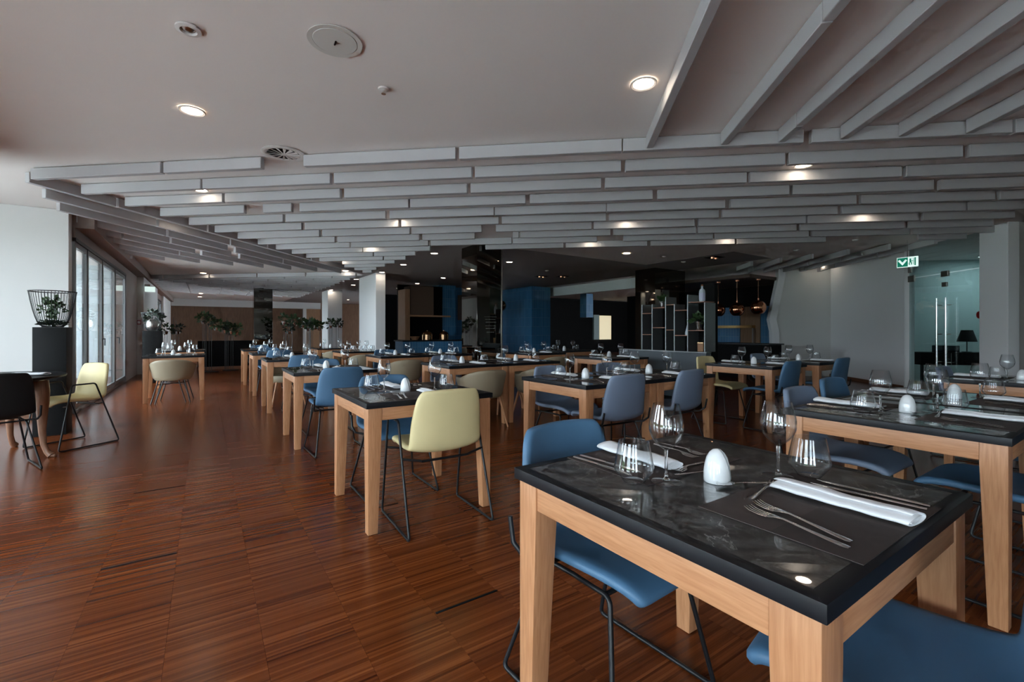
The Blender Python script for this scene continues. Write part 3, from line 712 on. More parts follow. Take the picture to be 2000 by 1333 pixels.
def make_fork(name, L):
    t = thing(name, 'fork', 'fork'); s = L / .205; m = MB()
    strip(m, [(y * s, w * 1.2, z, h, 0) for y, w, z, h in [(-.102, .0045, .0022, .0013), (-.095, .0072, .0022, .0016), (-.06, .0058, .0032, .0018), (-.01, .0034, .0062, .0019), (.025, .0030, .0085, .0017), (.040, .0062, .0078, .0012), (.050, .0112, .0060, .0010), (.058, .0122, .0048, .0010)]])
    m.build('handle', 'steel', t, smooth=60); m = MB()
    for k in range(4):
        x = -.0122 + k * .00813
        strip(m, [(y * s, w, z, h, x) for y, w, z, h in [(.054, .0028, .0050, .0009), (.075, .0024, .0036, .0008), (.096, .0020, .0052, .0007), (.109, .0011, .0092, .0005)]])
    m.build('tines', 'steel', t, smooth=60); return t
def make_knife():
    t = thing('table_knife', 'knife', 'knife'); m = MB()
    strip(m, [(y, w, z, h, 0) for y, w, z, h in [(-.115, .0062, .0036, .0028), (-.10, .0070, .0038, .0032), (-.03, .0058, .0038, .0032), (-.012, .0045, .0036, .0028)]]); m.build('handle', 'steel', t, smooth=60)
    m = MB(); strip(m, [(y, w, .0034, h, x) for y, w, h, x in [(-.013, .0060, .0012, 0), (.02, .0088, .0010, .001), (.07, .0092, .0008, .0012), (.10, .0070, .0006, .0025), (.118, .0016, .0004, .006)]]); m.build('blade', 'steel', t, smooth=60)
    return t
def make_spoon():
    t = thing('dessert_spoon', 'spoon', 'spoon'); m = MB()
    strip(m, [(y, w, z, h, 0) for y, w, z, h in [(-.085, .0045, .0022, .0012), (-.075, .0068, .0022, .0015), (-.03, .0042, .0042, .0016), (.02, .0027, .0075, .0016), (.036, .0034, .0078, .0012)]]); m.build('handle', 'steel', t, smooth=60)
    rows = []
    for j in range(7):
        f = j / 6
        rows.append([(.0165 * f * math.cos(a), .060 + .027 * f * math.sin(a), .0022 + .006 * f ** 2) for a in [2 * math.pi * k / 20 for k in range(20)]])
    obj('bowl', soft(MB().grid(rows, True).mesh('bowl', 'steel', smooth=180), 0, .0009), t); return t
WINE, TUMB, EGG, NAP = make_wine(), make_tumbler(), make_egg(), make_napkin()
FORK, KNIFE, SPOON, DFORK = make_fork('table_fork', .205), make_knife(), make_spoon(), make_fork('dessert_fork', .16)
def make_mat():
    t = thing('placemat', 'mat', 'placemat'); MB().box(-.225, .225, -.16, .16, 0, .0016).build('woven_mat', 'placemat', t); return t
MAT = make_mat()

def table_set(x0, y0, label, short, group, level=2, sides=(0, 1), egg=True, eggrot=None):
    S = .83; cx, cy = x0 + S / 2, y0 + S / 2
    place(TABLE, label, (cx, cy, 0), random.choice((0, math.pi)), group)
    Z = .7502
    if egg: place(EGG, f'white porcelain egg shaker on {short}', (cx - .03, cy, Z), R(-34) + (random.uniform(-.5, .5) if eggrot is None else eggrot), 'white egg shakers on the tables')
    for s in sides:
        side = ('near', 'far')[s]; k = -1 if s else 1; rz = math.pi if s else 0
        j = lambda a=.006: random.uniform(-a, a) if level < 3 else 0
        def put(proto, text, x, y, z=0., rot=0., grp=None):
            place(proto, f'{text} at {side} side of {short}', (cx + k * x, cy + k * y, Z + z), rz + rot, grp)
        put(WINE, 'stemmed wine glass', .150 + j(.01), -.073 + j(.01), 0, 0, 'wine glasses on the tables'); put(TUMB, 'stemless water tumbler', .222 + j(.01), -.122 + j(.01), 0, 0, 'water tumblers on the tables')
        if level >= 1:
            put(MAT, 'brown woven placemat', -.008, -.24, 0, 0, 'brown placemats on the tables')
            put(NAP, 'folded white napkin', .042 + j(), -.262 + j(), .0018, R(-2) + j(.05), 'folded napkins on the tables')
        if level >= 2:
            put(FORK, 'outer steel fork', -.172 + j(), -.262 + j(), .0018, R(-8) + j(.04), 'forks on the tables'); put(FORK, 'inner steel fork', -.132 + j(), -.255 + j(), .0018, R(-12) + j(.04), 'forks on the tables')
            put(KNIFE, 'inner steel knife', .160 + j(), -.272 + j(), .0018, R(6) + j(.04), 'knives on the tables'); put(KNIFE, 'outer steel knife', .196 + j(), -.270 + j(), .0018, R(3) + j(.04), 'knives on the tables')
        if level >= 3:
            put(SPOON, 'small dessert spoon', .005, -.062, .0006, R(66), 'dessert spoons on the tables'); put(DFORK, 'small dessert fork', -.015, -.115, .0018, R(-83), 'dessert forks on the tables')

def chair(proto, label, x, y, rz=0., group=None): return place(proto, label, (x, y, 0), rz, group)
GB, GT = 'blue shell chairs at the tables', 'beige tub chairs at the tables'
def near(proto, x0, y0, label, dx=0., dy=0., rz=0., group=GB): return chair(proto, label, x0 + .415 + dx, y0 + .085 + dy, rz, group)
def far(proto, x0, y0, label, dx=0., dy=0., rz=0., group=GB): return chair(proto, label, x0 + .415 + dx, y0 + .75 + dy, math.pi + rz, group)
G1 = 'square beech tables with black tops'
# nearest table
table_set(.77, .30, 'square beech table with dark marble top nearest the camera', 'the nearest marble table', G1, 3, eggrot=R(8))
near(BLUE, .77, .30, 'blue shell chair cropped at the bottom right under the nearest marble table', .03, -.07, R(11))
far(BLUE, .77, .30, 'blue shell chair with curved back on the far side of the nearest marble table', -.075, .015, R(3))
# right edge pair
table_set(2.54, .37, 'beech table with black top left in the right-edge pair', 'the left table of the right-edge pair', G1, 3)
table_set(3.372, .37, 'beech table with black top right in the right-edge pair', 'the right table of the right-edge pair', G1, 2)
far(GREYB, 2.54, .37, 'slate blue shell chair peeking over the left table of the right-edge pair', .03, -.03)
far(BLUE, 3.372, .37, 'blue shell chair peeking over the right table of the right-edge pair', -.03, .09)
near(BLUE, 2.54, .37, 'blue seat of a shell chair pushed under the right-edge pair, near side')
near(BLUE, 3.372, .37, 'blue shell chair at the right frame edge, near side of the right-edge pair', .02)
table_set(5.25, .35, 'beech table with black top behind the right-edge pair', 'the table behind the right-edge pair', G1, 1)
far(GREYB, 5.25, .35, 'dark slate chair back beside the glass doors', .2, -.02)
# aisle row
AY = [2.57, 4.83, 7.18, 9.22, 11.25]; AX = [.75, .71, .71, .69, .67]
NM = ['first', 'second', 'third', 'fourth', 'fifth']
for k in range(5):
    table_set(AX[k], AY[k], f'{NM[k]} beech table of the aisle row with glossy black top', f'the {NM[k]} aisle-row table', G1, (2, 2, 1, 1, 1)[k])
near(YARM, .75, 2.57, 'pale yellow shell armchair with black sled frame at the first aisle-row table', .03, -.02, R(-2), 'yellow shell chairs')
far(BLUE, .75, 2.57, 'blue shell chair behind the first aisle-row table', -.02, -.09)
near(BLUE, .71, 4.83, 'blue shell chair with tall back at the second aisle-row table', -.06, -.25, R(2))
far(BLUE, .71, 4.83, 'dark blue shell chair behind the second aisle-row table', .05, .02)
near(BLUE, .71, 7.18, 'blue shell chair at the near side of the third aisle-row table', .05, -.05)
far(TUB_WOOD, .71, 7.18, 'beige tub chair behind the third aisle-row table', -.05, .05, 0, GT)
near(BLUE, .69, 9.22, 'blue shell chair at the near side of the fourth aisle-row table', .0, .0)
far(BLUE, .69, 9.22, 'blue shell chair at the far side of the fourth aisle-row table', -.05, .05)
far(BLUE, .67, 11.25, 'blue shell chair behind the fifth aisle-row table', 0, .1)
# middle pairs
table_set(2.35, 2.50, 'beech table with black top, left in the middle pair with slate chairs', 'the left table of the middle pair', G1, 2)
table_set(3.182, 2.50, 'beech table with black top, right in the middle pair with slate chairs', 'the right table of the middle pair', G1, 2)
near(GREYB, 2.35, 2.50, 'slate shell chair seen from behind at the left table of the middle pair', .0, .09, R(-3))
near(GREYB, 3.182, 2.50, 'slate shell chair seen from behind at the right table of the middle pair', -.03, .09, R(3))
far(GREYB, 2.35, 2.50, 'slate shell chair behind the left table of the middle pair', .02, .0)
far(GREYB, 3.182, 2.50, 'slate shell chair behind the right table of the middle pair', -.02, -.02)
table_set(5.28, 2.60, 'beech table with black top beside the olive yellow chair', 'the table by the olive chair', G1, 1)
table_set(6.45, 2.60, 'beech table with black top closest to the white panel wall', 'the table by the white wall', G1, 1)
near(BLUE, 5.28, 2.60, 'blue shell chair seen from behind at the table by the olive chair', -.13, .05)
far(YEL, 5.28, 2.60, 'olive yellow shell chair at the far side of its table, beside the banquette', -.14, .04, 0, 'yellow shell chairs')
near(BLUE, 6.45, 2.60, 'dark blue shell chair at the table by the white wall', -.14, -.02)
far(GREYB, 6.45, 2.60, 'slate shell chair behind the table by the white wall', .0, .03)
table_set(2.33, 4.75, 'beech table with black top, left in the pair with beige tub chairs', 'the left table of the tub-chair pair', G1, 1)
table_set(3.162, 4.75, 'beech table with black top, right in the pair with beige tub chairs', 'the right table of the tub-chair pair', G1, 1)
near(TUB_WOOD, 2.33, 4.75, 'beige tub chair at the left table of the tub-chair pair', .05, -.02, 0, GT)
near(TUB_WOOD, 3.162, 4.75, 'beige tub chair at the right table of the tub-chair pair', .05, -.02, 0, GT)
far(GREYB, 2.33, 4.75, 'slate chair behind the left table of the tub-chair pair', .0, .03)
far(TUB_WOOD, 3.162, 4.75, 'beige tub chair behind the right table of the tub-chair pair', .0, .05, 0, GT)
table_set(2.30, 7.12, 'beech table with black top, left in the second row of tub chairs', 'the left second-row table', G1, 1)
table_set(3.132, 7.12, 'beech table with black top, right in the second row of tub chairs', 'the right second-row table', G1, 1)
near(TUB_WOOD, 2.30, 7.12, 'beige tub chair at the left second-row table', .0, -.02, 0, GT)
far(BLUE, 2.30, 7.12, 'blue shell chair behind the left second-row table', .0, .08)
table_set(2.20, 9.15, 'beech service table crowded with glasses before the white pier', 'the service table', G1, 1, sides=(), egg=False)
near(TUB_WOOD, 2.20, 9.15, 'beige tub chair at the service table', .0, -.02, 0, GT)
table_set(2.15, 11.25, 'beech table with black top behind the service table', 'the table behind the service table', G1, 0)
near(TUB_WOOD, 2.15, 11.25, 'beige tub chair at the table behind the service table', .0, -.02, 0, GT)
table_set(4.92, 4.70, 'beech table with black top beside the grey banquette', 'the table beside the banquette', G1, 1)
table_set(6.0, 7.05, 'beech table with black top in the dark bar area', 'the table in the dark bar area', G1, 0)
table_set(4.78, 6.5, 'beech table with black top standing before the tall mirrored column', 'the table before the mirrored column', G1, 1)
near(TUB_WOOD, 4.78, 6.5, 'beige tub chair before the tall mirrored column', .1, -.02, 0, GT)
table_set(-.83, 9.22, 'beech table with black top beside the folding glass wall', 'the table by the glass wall', G1, 1)
near(TUB_ROD, -.83, 9.22, 'beige tub chair with thin black rod legs in the open aisle', -.02, -.0, R(-4), 'beige tub chairs at the tables')
table_set(-.83, 11.6, 'far beech table with black top along the glass wall', 'the far table along the glass wall', G1, 0)
for i, dx in enumerate((.15, .27, .39, .51, .63)):
    for j, dy in enumerate((.30, .44)):
        kind = 'wine glass' if (i + j) % 3 == 0 else 'tumbler'
        place(WINE if kind == 'wine glass' else TUMB, f"spare {kind} on the service table, {('front', 'back')[j]} row, {('first', 'second', 'third', 'fourth', 'fifth')[i]} from left", (2.25 + dx, 9.15 + dy, .7502), 0, 'spare glasses on the service table')
# ------------------------------------------------------------------ round table at the left edge
rt = thing('round_table', 'round table with dark glossy top and curved wooden legs at the left edge', 'table', (-1.74, 5.98, 0))
MB().lathe([(0, .722), (.60, .722), (.635, .73), (.64, .745), (.635, .75), (0, .75)], 48).build('round_top', 'black_edge', rt, smooth=40)
MB().lathe([(.47, .65), (.50, .65), (.50, .7215), (.47, .7215)], 40, close=True).build('apron', 'cabriole_wood', rt, smooth=40)
for a in (-15, 74, 165, 255):
    c, s = math.cos(R(a)), math.sin(R(a))
    pts = [(.50, .70, 1.9), (.515, .60, 1.75), (.525, .50, 1.35), (.525, .38, 1.05), (.525, .24, .75), (.535, .12, .6), (.56, .05, .62), (.59, .02, .85)]
    MB().tube([(r * c, r * s, z) for r, z, _ in pts], .036, 10, taper=[t for *_, t in pts]).build('cabriole_leg', 'cabriole_wood', rt, smooth=60)
    MB().tube([(.575 * c, .575 * s, .016), (.62 * c, .62 * s, .015)], .0155, 10).build('foot', 'cabriole_wood', rt, smooth=60)
chair(YARM, 'pale yellow shell armchair in profile beside the round table', -1.13, 6.33, math.atan2(-.63, -.78) - math.pi / 2, 'yellow shell chairs')
chair(BLACKC, 'black shell chair with broad back before the round table', -1.45, 5.48, R(22), 'black shell chairs')
for dx, dy, pr_, tx in ((-.02, -.20, WINE, 'stemmed wine glass nearer the edge of the round table'), (.10, .12, WINE, 'stemmed wine glass at the back of the round table'), (.13, -.06, TUMB, 'stemless tumbler on the round table'), (-.15, -.05, TUMB, 'stemless tumbler cropped at the left edge on the round table')):
    place(pr_, tx, (-1.74 + dx, 5.98 + dy, .7502), 0)
place(NAP, 'folded white napkin at the rim of the round table', (-1.33, 5.93, .7504), R(62))
place(FORK, 'steel fork beside the napkin on the round table', (-1.40, 5.80, .7504), R(62))

# ------------------------------------------------------------------ foliage
def leaves(mb, c, n, rad, size, up=.3, flat=False):
    for _ in range(n):
        d = Vector((random.gauss(0, 1), random.gauss(0, 1), random.gauss(0, 1) + up)).normalized()
        p = Vector(c) + d * rad * random.uniform(.35, 1); s = size * random.uniform(.6, 1.2)
        u = (d + Vector((random.uniform(-.6, .6), random.uniform(-.6, .6), random.uniform(-.5, .3)))).normalized(); v = u.cross(Vector((random.random(), random.random(), random.random())).normalized()).normalized() * .34; w = u.cross(v) * .25
        mb.add([p, p + (u * .5 + v) * s + w * s * .3, p + u * s - w * s * .4, p + (u * .5 - v) * s + w * s * .3], [(0, 1, 2), (0, 2, 3)])
def plinth(name, label, x, y, h, w=.34):
    o = thing(name, label, 'plinth', (x, y, 0)); MB().box(-w / 2, w / 2, -w / 2, w / 2, .0005, h).build('body', 'black_matt', o, bevel=.003); return o
def basket(label, x, y, z, rt_=.205, rb=.085, h=.40, n=44):
    b = thing('wire_basket', label, 'basket', (x, y, z))
    MB().tube([(rt_ * math.cos(2 * math.pi * k / 40), rt_ * math.sin(2 * math.pi * k / 40), h) for k in range(40)], .006, 6, closed=True).build('rim', 'black_metal', b, smooth=60)
    MB().lathe([(0, .001), (rb, .001), (rb + .01, .006), (rb, .012), (0, .012)], 30).build('base_plate', 'black_metal', b, smooth=40)
    for k in range(n):
        a = 2 * math.pi * k / n; c, s = math.cos(a), math.sin(a)
        MB().tube([((rb + (rt_ - rb) * f ** .5) * c, (rb + (rt_ - rb) * f ** .5) * s, .008 + (h - .008) * f) for f in (0, .05, .15, .3, .5, .75, 1)], .0026, 4).build('wire', 'black_metal', b)
    return b
plinth('plinth', 'black square plinth standing before the white wall', -1.42, 7.14, 1.20, .27)
basket('flared black wire basket on the near plinth', -1.42, 7.14, 1.2005, rt_=.195)
pl = thing('trailing_plant', 'green trailing plant inside the wire basket on the near plinth', 'plant', (-1.42, 7.14, 1.2145))
m = MB()
for k in range(7):
    a = k * .9; pts = [(.02 * math.cos(a), .02 * math.sin(a), .03), (.03 * math.cos(a), .03 * math.sin(a), .20 + .015 * k), (.07 * math.cos(a), .07 * math.sin(a), .25 + .01 * k), (.10 * math.cos(a), .10 * math.sin(a), .14)]
    for (x0, y0, z0), (x1, y1, z1) in zip(pts[:-1], pts[1:]):
        for f in range(5): leaves(m, (x0 + (x1 - x0) * f / 5, y0 + (y1 - y0) * f / 5, z0 + (z1 - z0) * f / 5), 3, .012, .045)
m.build('trailing_leaves', 'leaf', pl)
m = MB(); leaves(m, (0, 0, .03), 260, .12, .05); m.v = [(x * 1.05, y * 1.05, max(.004, .01 + abs(z - .03) * .45)) for x, y, z in m.v]; m.build('moss', 'leaf_dark', pl)
plinth('plinth', 'black square plinth farther along by the glass wall', -.97, 12.95, 1.16)
basket('wire basket on the far plinth', -.97, 12.95, 1.1605, n=30)
pl = thing('potted_plant', 'dark plant in a rounded metal vase on the far plinth', 'plant', (-.97, 12.95, 1.1735))
MB().lathe([(0, 0), (.06, 0), (.11, .06), (.125, .13), (.10, .21), (.075, .24), (.068, .24), (.09, .2), (0, .19)], 24).build('vase', 'steel_brushed', pl, smooth=50)
m = MB(); leaves(m, (.02, 0, .30), 110, .15, .09); m.v = [v for v in m.v]; m.build('leaves', 'leaf_dark', pl)
def rod_plant(label, x, y, h, n=4, pot=True, rods=6):
    o = thing('plant_stand', label, 'plant', (x, y, 0), group='potted plants on rod stands')
    MB().box(-.2, .2, -.12, .12, .0005, .018).build('base_plate', 'black_matt', o)
    for k in range(rods):
        a, b = random.uniform(-.18, .18), random.uniform(-.1, .1); MB().tube([(a, b, .018), (a, b, h + random.uniform(-.15, .25))], .006, 5).build('rod', 'black_metal', o)
    for k in range(n):
        a, z = -.15 + .30 * k / max(1, n - 1), h - .05 + random.uniform(-.18, .18)
        p_ = MB().lathe([(0, z - .10), (.05, z - .09), (.075, z), (.07, z), (.045, z - .08), (0, z - .085)], 14, (a, random.uniform(-.05, .05), 0)).build('pot', 'silver', o, smooth=50)
        mm = MB(); leaves(mm, (a, 0, z + .08), 60, .14, .11); mm.build('foliage', 'leaf_dark' if k % 2 else 'leaf', o)
for lb, x, y, h, n in [('cluster of potted plants on thin black rods before the wood wall, left one', .12, 15.3, 1.45, 3), ('cluster of potted plants on thin black rods at the aisle end, middle one', .62, 15.6, 1.35, 3),
                       ('small potted plant on rods beside the far glass wall', -.85, 17.5, 1.35, 2), ('potted plants on rods right of the slim mirrored column, left one', 2.25, 16.2, 1.35, 3), ('potted plants on rods right of the slim mirrored column, right one', 2.85, 16.4, 1.4, 3),
                       ('potted plants on rods before the farther white pier', 3.85, 17.0, 1.3, 2), ('dark leafy plants on rods left of the farther white pier', 3.3, 17.6, 1.25, 3)]:
    rod_plant(lb, x, y, h, n)

# ------------------------------------------------------------------ ceiling fittings
def make_dl():
    o = thing('downlight', 'd', 'ceiling light')
    MB().lathe([(.066, -.001), (.085, -.001), (.086, -.006), (.080, -.010), (.066, -.005)], 32, close=True).build('trim_ring', 'trim_white', o, smooth=50)
    MB().add([(.0655 * math.cos(k * math.pi / 12), .0655 * math.sin(k * math.pi / 12), z) for z in (-.0028, -.0012) for k in range(24)], [tuple(reversed(range(24))), tuple(range(24, 48))]).build('lens', 'lamp_lens', o); return o
DL = make_dl()
for lb, x, y in [('lit round downlight in the plain ceiling, upper left', -.079, 4.10), ('lit round downlight in the plain ceiling left of the near slats', 2.386, 1.994), ('lit downlight between slats, upper right', 4.86, 2.10), ('lit downlight hidden behind the second slat row at left', -.046, 6.35),
                 ('lit downlight at the far left before the second slat field', -.04, 15.5), ('lit downlight by the tall mirrored column, first of the pier row', 3.98, 8.81), ('lit downlight second in the row leading to the white pier', 4.03, 10.73), ('lit downlight right in front of the nearer white pier', 4.06, 12.46),
                 ('lit downlight before the kitchen hood, nearest of three', 6.05, 12.74), ('lit downlight over the kitchen counter, middle of three', 6.03, 14.75), ('lit downlight behind the kitchen hood, farthest of three', 6.08, 16.74), ('lit downlight right of the tall mirrored column', 5.95, 8.93),
                 ('lit downlight in the dark ceiling over the bar tables', 7.32, 6.56), ('lit downlight beside the nearer white pier, behind it', 4.35, 16.5), ('lit downlight in front of the farther white pier', 4.15, 18.95), ('lit downlight far back in the dark wood area', 6.2, 24.5),
                 ('lit downlight far left over the end wall, nearer one', -.15, 24.0), ('lit downlight far left over the end wall, farther one', -.2, 26.4), ('lit downlight deep in the bar area, left one', 13.0, 14.8), ('lit downlight deep in the bar area, right one', 14.5, 12.3)]:
    place(DL, lb, (x, y, CEIL), 0, 'recessed downlights')
for lb, p, q in [('lit downlight between slats washing the last slat row, middle', .40, 8.18), ('lit downlight between slats washing the last slat row, right', 2.75, 8.18), ('lit downlight between slats over the middle pair of tables', .85, 6.72), ('lit downlight between slats at right over the table by the olive chair', 4.05, 6.72),
                 ('lit downlight in the slat gap left of centre', -2.42, 6.25), ('lit downlight between slats above the aisle row', -3.75, 8.20), ('lit downlight between the long slats at left', -5.62, 6.15), ('lit downlight at the end of the long slats', -5.1, 9.65), ('lit downlight at the start of the second slat field', -6.0, 11.72), ('lit downlight inside the second slat field', -6.6, 13.6), ('lit downlight in the corner beside the white panel wall', 6.35, 12.22)]:
    x, y = W(p, q); place(DL, lb, (x, y, CEIL), 0, 'recessed downlights')
def disc(name, label, cat, x, y, r, parts):
    o = thing(name, label, cat, (x, y, CEIL))
    for nm, prof, m in parts: MB().lathe(prof, 36, close=prof[0][0] > .001).build(nm, m, o, smooth=40)
    return o
o = disc('access_panel', 'large round flush access panel in the plain ceiling', 'ceiling panel', .605, 2.67, .14, [('outer_ring', [(.120, -.001), (.146, -.001), (.146, -.005), (.120, -.004)], 'panel_grey'), ('cover', [(0, -.0062), (.116, -.0062), (.117, -.005), (.117, -.001), (0, -.001)], 'panel_grey')])
MB().box(-.004, .004, -.016, .016, -.016, -.0072).build('latch', 'black_metal', o)
o = disc('spot_fitting', 'small unlit adjustable spot in the ceiling, top left', 'ceiling light', -.074, 3.0, .06, [('ring', [(.034, -.001), (.060, -.001), (.060, -.010), (.040, -.014), (.034, -.006)], 'trim_white'), ('lamp', [(0, -.012), (.018, -.012), (.028, -.004), (.028, -.001), (0, -.001)], 'steel_brushed')])
o = disc('sprinkler', 'small ceiling sprinkler head left of the round downlight', 'sprinkler', .992, 3.01, .04, [('rose', [(0, -.001), (.036, -.001), (.034, -.010), (.012, -.014), (0, -.014)], 'trim_white'), ('stem', [(0, -.0142), (.007, -.0142), (.006, -.034), (0, -.034)], 'steel'), ('deflector', [(0, -.0342), (.015, -.0342), (.015, -.037), (0, -.037)], 'steel')])
o = disc('air_diffuser', 'round swirl air diffuser beside the first slat row', 'air vent', .60, 4.62, .19, [('rim', [(.135, -.001), (.185, -.001), (.19, -.008), (.165, -.016), (.138, -.008)], 'trim_white'), ('core', [(0, -.003), (.134, -.003), (.134, -.001), (0, -.001)], 'black_matt'), ('hub', [(0, -.0135), (.022, -.0135), (.022, -.0032), (0, -.0032)], 'trim_white')])
for k in range(14):
    a = 2 * math.pi * k / 14; c, s = math.cos(a), math.sin(a); v = MB()
    v.add([(.022 * c, .022 * s, -.012), (.134 * c, .134 * s, -.006), (.134 * c - .028 * s, .134 * s + .028 * c, -.014), (.022 * c - .006 * s, .022 * s + .006 * c, -.0125),
           (.022 * c, .022 * s, -.010), (.134 * c, .134 * s, -.004), (.134 * c - .028 * s, .134 * s + .028 * c, -.012), (.022 * c - .006 * s, .022 * s + .006 * c, -.0105)], [(0, 1, 2, 3), (7, 6, 5, 4), (0, 4, 5, 1), (1, 5, 6, 2), (2, 6, 7, 3), (3, 7, 4, 0)])
    v.build('vane', 'trim_white', o)
for lb, x, y in [('small ceiling sensor in the dark ceiling above the shelf', 8.29, 6.38), ('white ceiling sensor beside the broad mirrored pier', 9.3, 6.6), ('white ceiling disc above the glass door slats, left one', 9.81, 4.37), ('white ceiling disc above the glass door slats, right one', 9.6, 3.3), ('round ceiling sensor before the blue tile wall', 7.6, 9.6)]:
    disc('ceiling_sensor', lb, 'sensor', x, y, .05, [('body', [(0, -.03), (.03, -.028), (.05, -.012), (.052, -.001), (0, -.001)], 'trim_white')])
for lb, x, y in [('square spot fitting recessed in the dark ceiling, left one', 8.31, 10.74), ('square spot fitting recessed in the dark ceiling, right one', 8.84, 10.38), ('square spot fitting above the bar pendants', 9.33, 5.84)]:
    o = thing('spot_box', lb, 'ceiling light', (x, y, CEIL)); MB().box(-.16, .16, -.16, .16, -.006, -.001).build('plate', 'dark_wall', o)
    for dx in (-.07, .07): MB().lathe([(0, -.035), (.04, -.035), (.045, -.0065), (0, -.0065)], 16, (dx, 0, 0)).build('spot', 'copper', o, smooth=50)
# exit signs
x, y = W(6.0, 8.9)
o = thing('exit_sign', 'green and white emergency exit sign with down arrow hanging before the glass doors', 'exit sign', (x, y, 2.385), R(-41 - 52))
MB().box(-.15, .15, -.012, .012, -.09, .09).build('panel', 'sign_white', o, bevel=.003)
MB().box(-.14, .01, -.0145, -.0122, -.08, .08).build('green_field', 'sign_green', o)
MB().add([(-.13, -.0160, .03), (-.105, -.0160, .05), (-.066, -.0160, -.005), (-.022, -.0160, .05), (.0, -.0160, .03), (-.066, -.0160, -.055)], [(0, 1, 2), (0, 2, 5), (2, 3, 4), (2, 4, 5)]).build('arrow', 'sign_white', o)
g_ = MB()
for px, pz, sx, sz in [(.045, .045, .012, .012), (.045, .01, .012, .028), (.065, .012, .018, .006), (.03, -.035, .007, .022), (.06, -.03, .007, .025), (.112, 0, .010, .07), (.09, .0, .004, .06)]: g_.box(px - sx, px + sx, -.0145, -.0122, pz - sz, pz + sz)
g_.build('running_figure', 'sign_green', o)
MB().tube([(0, 0, .09), (0, 0, .39)], .005, 6).build('rod', 'steel', o)
o = thing('exit_sign', 'small lit exit sign on the left wall beyond the glass', 'exit sign', (-1.27, 15.5, 2.2)); MB().box(-.06, .16, -.02, .02, .0, .14).build('panel', 'sign_white', o, bevel=.004); MB().box(-.06, .06, -.03, .03, .14, .2).build('bracket', 'white_plastic', o)
o = thing('fire_call_box', 'small red call box on the left pier beyond the glass', 'call box', (-1.46, 15.55, 1.33)); MB().box(-.03, .05, -.04, .04, 0, .11).build('box', 'red_plastic', o, bevel=.004); MB().box(-.02, .04, -.043, -.0402, .02, .09).build('glass_window', 'white_plastic', o)

# ------------------------------------------------------------------ open shelf, banquette and bar
sx_ = 6.42
sh = thing('open_shelf', 'tall black room divider shelf with staggered compartments and copper boards', 'shelf', (sx_, 4.0, 0))
ys = [1.40, 1.18, .90, .73, .48, .18]; tops = [1.62, 1.62, 1.73, 1.60, 1.74, 1.60]
for y_, zt in zip(ys, tops): MB().box(0, .28, y_ - .008, y_ + .008, .83, zt).build('post', 'alu', sh)
for a, b, z in [(0, 1, 1.47), (0, 1, 1.10), (1, 2, 1.56), (1, 2, 1.22), (2, 3, 1.60), (2, 3, 1.18), (3, 4, 1.50), (3, 4, 1.09), (4, 5, 1.62), (4, 5, 1.17)]:
    MB().box(0.002, .278, ys[b] + .0085, ys[a] - .0085, z - .012, z).build('board', 'copper_board', sh)
MB().box(.282, .30, .17, 1.41, .83, 1.58).build('back_panel', 'dark_wall', sh)
MB().box(0, .30, .17, 1.41, .001, .829).build('plinth', 'dark_wall', sh)
def pot_plant(label, x, y, z, s=1.):
    o = thing('potted_succulent', label, 'plant', (x, y, z)); MB().lathe([(0, 0), (.03 * s, 0), (.05 * s, .10 * s), (.046 * s, .10 * s), (.03 * s, .02 * s), (0, .02 * s)], 16).build('pot', 'silver', o, smooth=40)
    mm = MB(); leaves(mm, (0, 0, .11 * s), 40, .06 * s, .08 * s, 1.0); mm.build('leaves', 'leaf', o)
pot_plant('small green plant in a silver pot on the upper left of the open shelf', sx_ + .1, 4.0 + 1.04, 1.5605)
pot_plant('small green plant in a silver pot at the right of the open shelf', sx_ + .1, 4.0 + .34, 1.1705, 1.35)
o = thing('spirit_bottle', 'clear glass spirit bottle with label on top of the open shelf', 'bottle', (sx_ + .12, 4.0 + .30, 1.6205)); MB().lathe([(0, 0), (.045, 0), (.047, .16), (.04, .19), (.016, .21), (.014, .25), (0, .25)], 18).build('body', 'bottle_clear', o, smooth=50); MB().lathe([(.0475, .03), (.0478, .14), (.0470, .14), (.0470, .03)], 18, close=True).build('label', 'label_paper', o); MB().lathe([(0, .2505), (.015, .2505), (.015, .275), (0, .275)], 12).build('cap', 'copper', o)
o = thing('decanter', 'pale glass decanter with slim neck in the open shelf', 'decanter', (sx_ + .12, 4.0 + .55, 1.0905)); MB().lathe([(0, 0), (.05, 0), (.055, .03), (.03, .12), (.016, .18), (.022, .26), (.019, .26), (.013, .18), (.0, .1)], 18).build('body', 'bottle_clear', o, smooth=50)
o = thing('amber_box', 'small amber box at the lower right of the open shelf', 'box', (sx_ + .12, 4.0 + .30, 1.02)); MB().box(-.05, .05, -.05, .05, 0, .13).build('body', 'terracotta', o, bevel=.004); MB().box(-.051, .051, -.051, .051, .131, .148).build('lid', 'bronze', o); o.location.z = .8305
bq = thing('banquette', 'long slate grey upholstered banquette under the open shelf', 'banquette', (5.9, 4.05, 0))
MB().box(.36, .50, 0, 1.75, .10, .82).build('backrest', 'banquette_grey', bq, bevel=.02); MB().box(0, .355, 0, 1.75, .30, .46).build('seat', 'banquette_grey', bq, bevel=.025); MB().box(.04, .48, .02, 1.73, .0005, .098).build('base', 'dark_wall', bq)
MB().box(.365, .495, 0, 1.75, .8205, .835).build('top_trim', 'alu', bq)
struct('wall_bar_panel', 'black panel wall right of the open shelf', 'wall', MB().box(7.0, 7.1, 4.38, 4.64, 0, 1.95), 'dark_wall')
br = thing('bar_counter', 'black bar counter with thin top behind the slate chairs', 'counter', (10.95, 5.5, 0))
